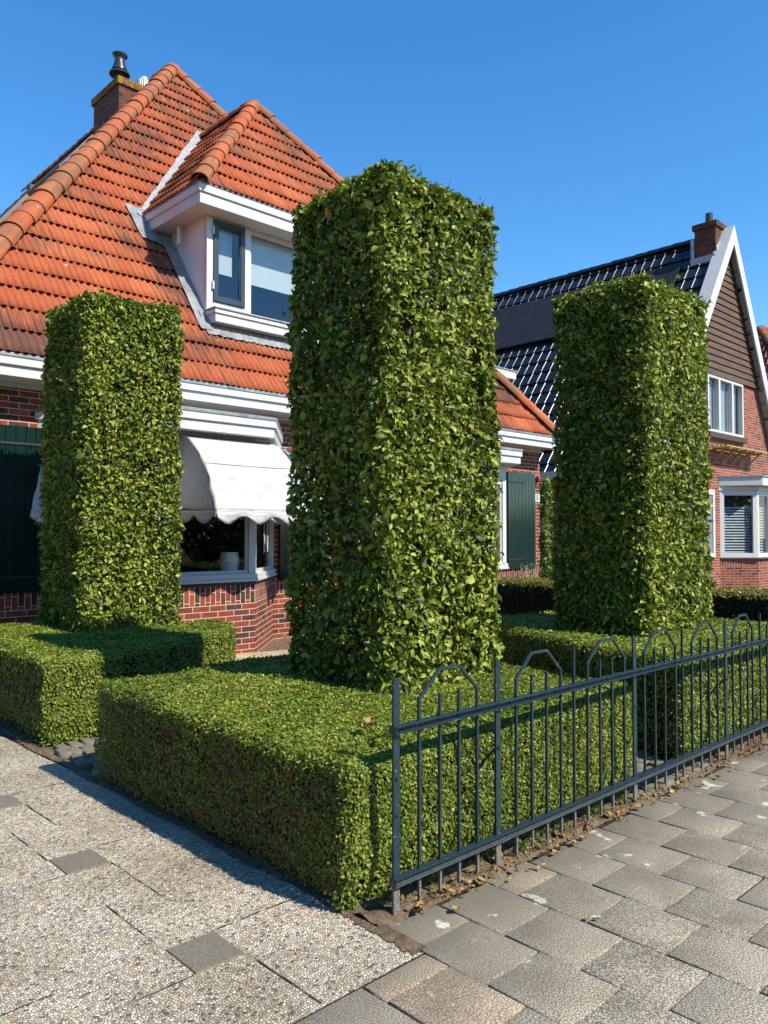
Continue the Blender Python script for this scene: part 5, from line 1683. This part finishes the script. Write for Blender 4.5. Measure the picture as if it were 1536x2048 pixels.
def tuft(name, x, y, z, h, w, n, size, mat, label, cat, group=None):
    root = empty(name, (x, y, z)); tag(root, label, cat, group)
    st = MB()
    for k in range(5):
        a = random.uniform(0, 6.28); st.tube([(0, 0, -0.01), (math.cos(a) * w * 0.4, math.sin(a) * w * 0.4, h * 0.5), (math.cos(a) * w * 0.8, math.sin(a) * w * 0.8, h * 0.9)], 0.0018, 4)
    st.build('stem', M['twig'], root)
    P = np.stack([rng.normal(size=n) * w * 0.5, rng.normal(size=n) * w * 0.4, rng.uniform(0.05, 1, n) * h], 1)
    leaves('foliage', P, unit(rng.normal(size=(n, 3)) + np.array([0, -0.3, 0.6])), size * rng.uniform(0.6, 1.2, n), M[mat], root, True)
    return root
tuft('lavender_plant', 13.55, 9.72, 0.0, 1.02, 0.36, 500, 0.05, 'lavender', 'grey green lavender bush below the shutter beside the house corner', 'plant')
for i, x in enumerate((2.40, 2.66, 2.98, 3.12, 3.30, 3.47, 3.66, 4.05, 4.28, 5.30, 5.62, 5.95)):
    tuft('weed_plant', x + random.uniform(-.04, .04), 2.44 + random.uniform(-.05, .06), 0.0, random.uniform(0.05, 0.11), random.uniform(0.05, 0.09), 45, 0.028, 'weed',
         'small green weed sprouting in the soil strip under the fence', 'plant', 'weeds under the fence')

# crumbs of leaf and twig on the soil
nl_ = 1500
lx = 2.40 + 4.6 * rng.uniform(size=nl_); ly = np.clip(rng.normal(2.385, 0.05, nl_), 2.25, 2.5)
LP = np.stack([lx, ly, np.where(ly < 2.345, 0.004, 0.017)], 1)
lt = leaves('leaf_litter', LP, np.tile(np.array([0, 0, 1.0]), (nl_, 1)), rng.uniform(0.008, 0.03, nl_), leaf_mat('litter', [(0, (0.05, 0.035, 0.02)), (0.5, (0.20, 0.13, 0.06)), (0.85, (0.36, 0.22, 0.09)), (1.0, (0.42, 0.36, 0.2))], rough=0.8, trans=0.05, spec=0.1), None, False, jit=0.5, up=0.5)
tag(lt, 'crumbs of dry leaf and twig on the soil below the fence', None, None, 'stuff')

# fallen leaves -------------------------------------------------------
def dry_leaf_mesh(nm, sc, curl, matname='leaf_dry'):
    n = 9; V, F = [], []
    for i in range(n):
        t = i / (n - 1); w = 0.34 * math.sin(math.pi * t) ** 0.8 * (1 + 0.15 * math.sin(t * 40))
        for j, s_ in enumerate((-1, -0.5, 0, 0.5, 1)):
            V.append(((t - 0.5) * sc, s_ * w * sc, sc * (curl * (s_ * s_) * 0.32 + curl * 0.35 * (t - 0.45) ** 2 + 0.02 * math.sin(t * 17 + s_ * 3))))
    for i in range(n - 1):
        for j in range(4):
            k = i * 5 + j; F.append((k, k + 1, k + 6, k + 5))
    me = mesh_np(nm, np.array(V), np.array(F), M[matname], smooth=True)
    return me
protos = [dry_leaf_mesh('fallen_leaf', 0.045, 0.5), dry_leaf_mesh('fallen_leaf', 0.055, 0.7), dry_leaf_mesh('fallen_leaf', 0.035, 0.25)]
lr = random.Random(5)
spots = []
for k in range(58):
    x = 2.42 + 3.9 * lr.random() ** 1.15; spots.append((x, lr.uniform(2.28, 2.42) if lr.random() < 0.85 else lr.uniform(2.22, 2.30), lr.uniform(0.005, 0.02)))
for k, (x, y, z) in enumerate(spots):
    o = protos[k] if k < 3 else protos[k % 3].copy()
    if k >= 3: COL.objects.link(o)
    o.location = (x, y, z + 0.006); o.rotation_euler = (lr.uniform(-.4, .4), lr.uniform(-.4, .4), lr.uniform(0, 6.28)); s_ = lr.uniform(0.6, 1.15); o.scale = (s_, s_, s_)
    tag(o, 'dry brown leaf lying on the soil strip below the fence', 'leaf', 'dry leaves below the fence')
o = protos[1].copy(); COL.objects.link(o); o.location = (2.62, 2.83, 0.685); o.scale = (1.5, 1.5, 1.5); o.rotation_euler = (0.2, -0.1, 0.5)
tag(o, 'large curled dry leaf lying on top of the nearest box hedge', 'leaf'); del o['group']
for (x, y) in ((2.905, 1.80), (2.93, 1.77)):
    o = protos[0].copy(); COL.objects.link(o); o.location = (x, y, 0.012); o.rotation_euler = (0.3, 0.2, random.uniform(0, 6)); o.scale = (0.7, 0.7, 0.7)
    tag(o, 'small reddish leaf scrap lying alone on the pavement slabs', 'leaf', 'leaf scraps on the pavement')

# =================================================================== TREES ACROSS THE STREET (mirrored in windows and shutters) AND ADDED SIDE TREES (dim the sky light)
wp, wo = [], []
for k in range(26):
    cx_, cy_ = -32 + k * 3.6 + random.uniform(-1, 1), random.uniform(-24, -17); rr_w = random.uniform(2.2, 3.4); hz_ = random.uniform(2.6, 3.9)
    n_ = 1000; d_ = unit(rng.normal(size=(n_, 3))); q_ = d_ * (rng.uniform(0.6, 1, n_) ** 0.5)[:, None] * np.array([rr_w, rr_w, hz_ * 0.62])
    q_ *= (1 + 0.25 * vnoise(d_, k, 2.5))[:, None]
    wp.append(q_ + np.array([cx_, cy_, hz_ * 0.72])); wo.append(d_)
for k in range(15):  # unseen side trees, added to cut the sky light on left-facing foliage
    cx_, cy_ = random.uniform(-15, -10.5), -6 + k * 2.3
    n_ = 1300; hz_ = random.uniform(5.5, 8.5); d_ = unit(rng.normal(size=(n_, 3))); q_ = d_ * (rng.uniform(0.6, 1, n_) ** 0.5)[:, None] * np.array([2.4, 2.4, hz_ * 0.6])
    q_ *= (1 + 0.25 * vnoise(d_, k + 50, 2.5))[:, None]
    wp.append(q_ + np.array([cx_, cy_, hz_ * 0.58])); wo.append(d_)
wp = np.concatenate(wp); wo = np.concatenate(wo)
far = leaves('far_woods_and_sky_block', wp, wo, rng.uniform(0.35, 0.65, len(wp)), M['yew'], None, False, jit=0.6)
tag(far, 'leafy trees across the street, and unseen ones added beyond the driveway to block sky light', None, None, 'stuff')
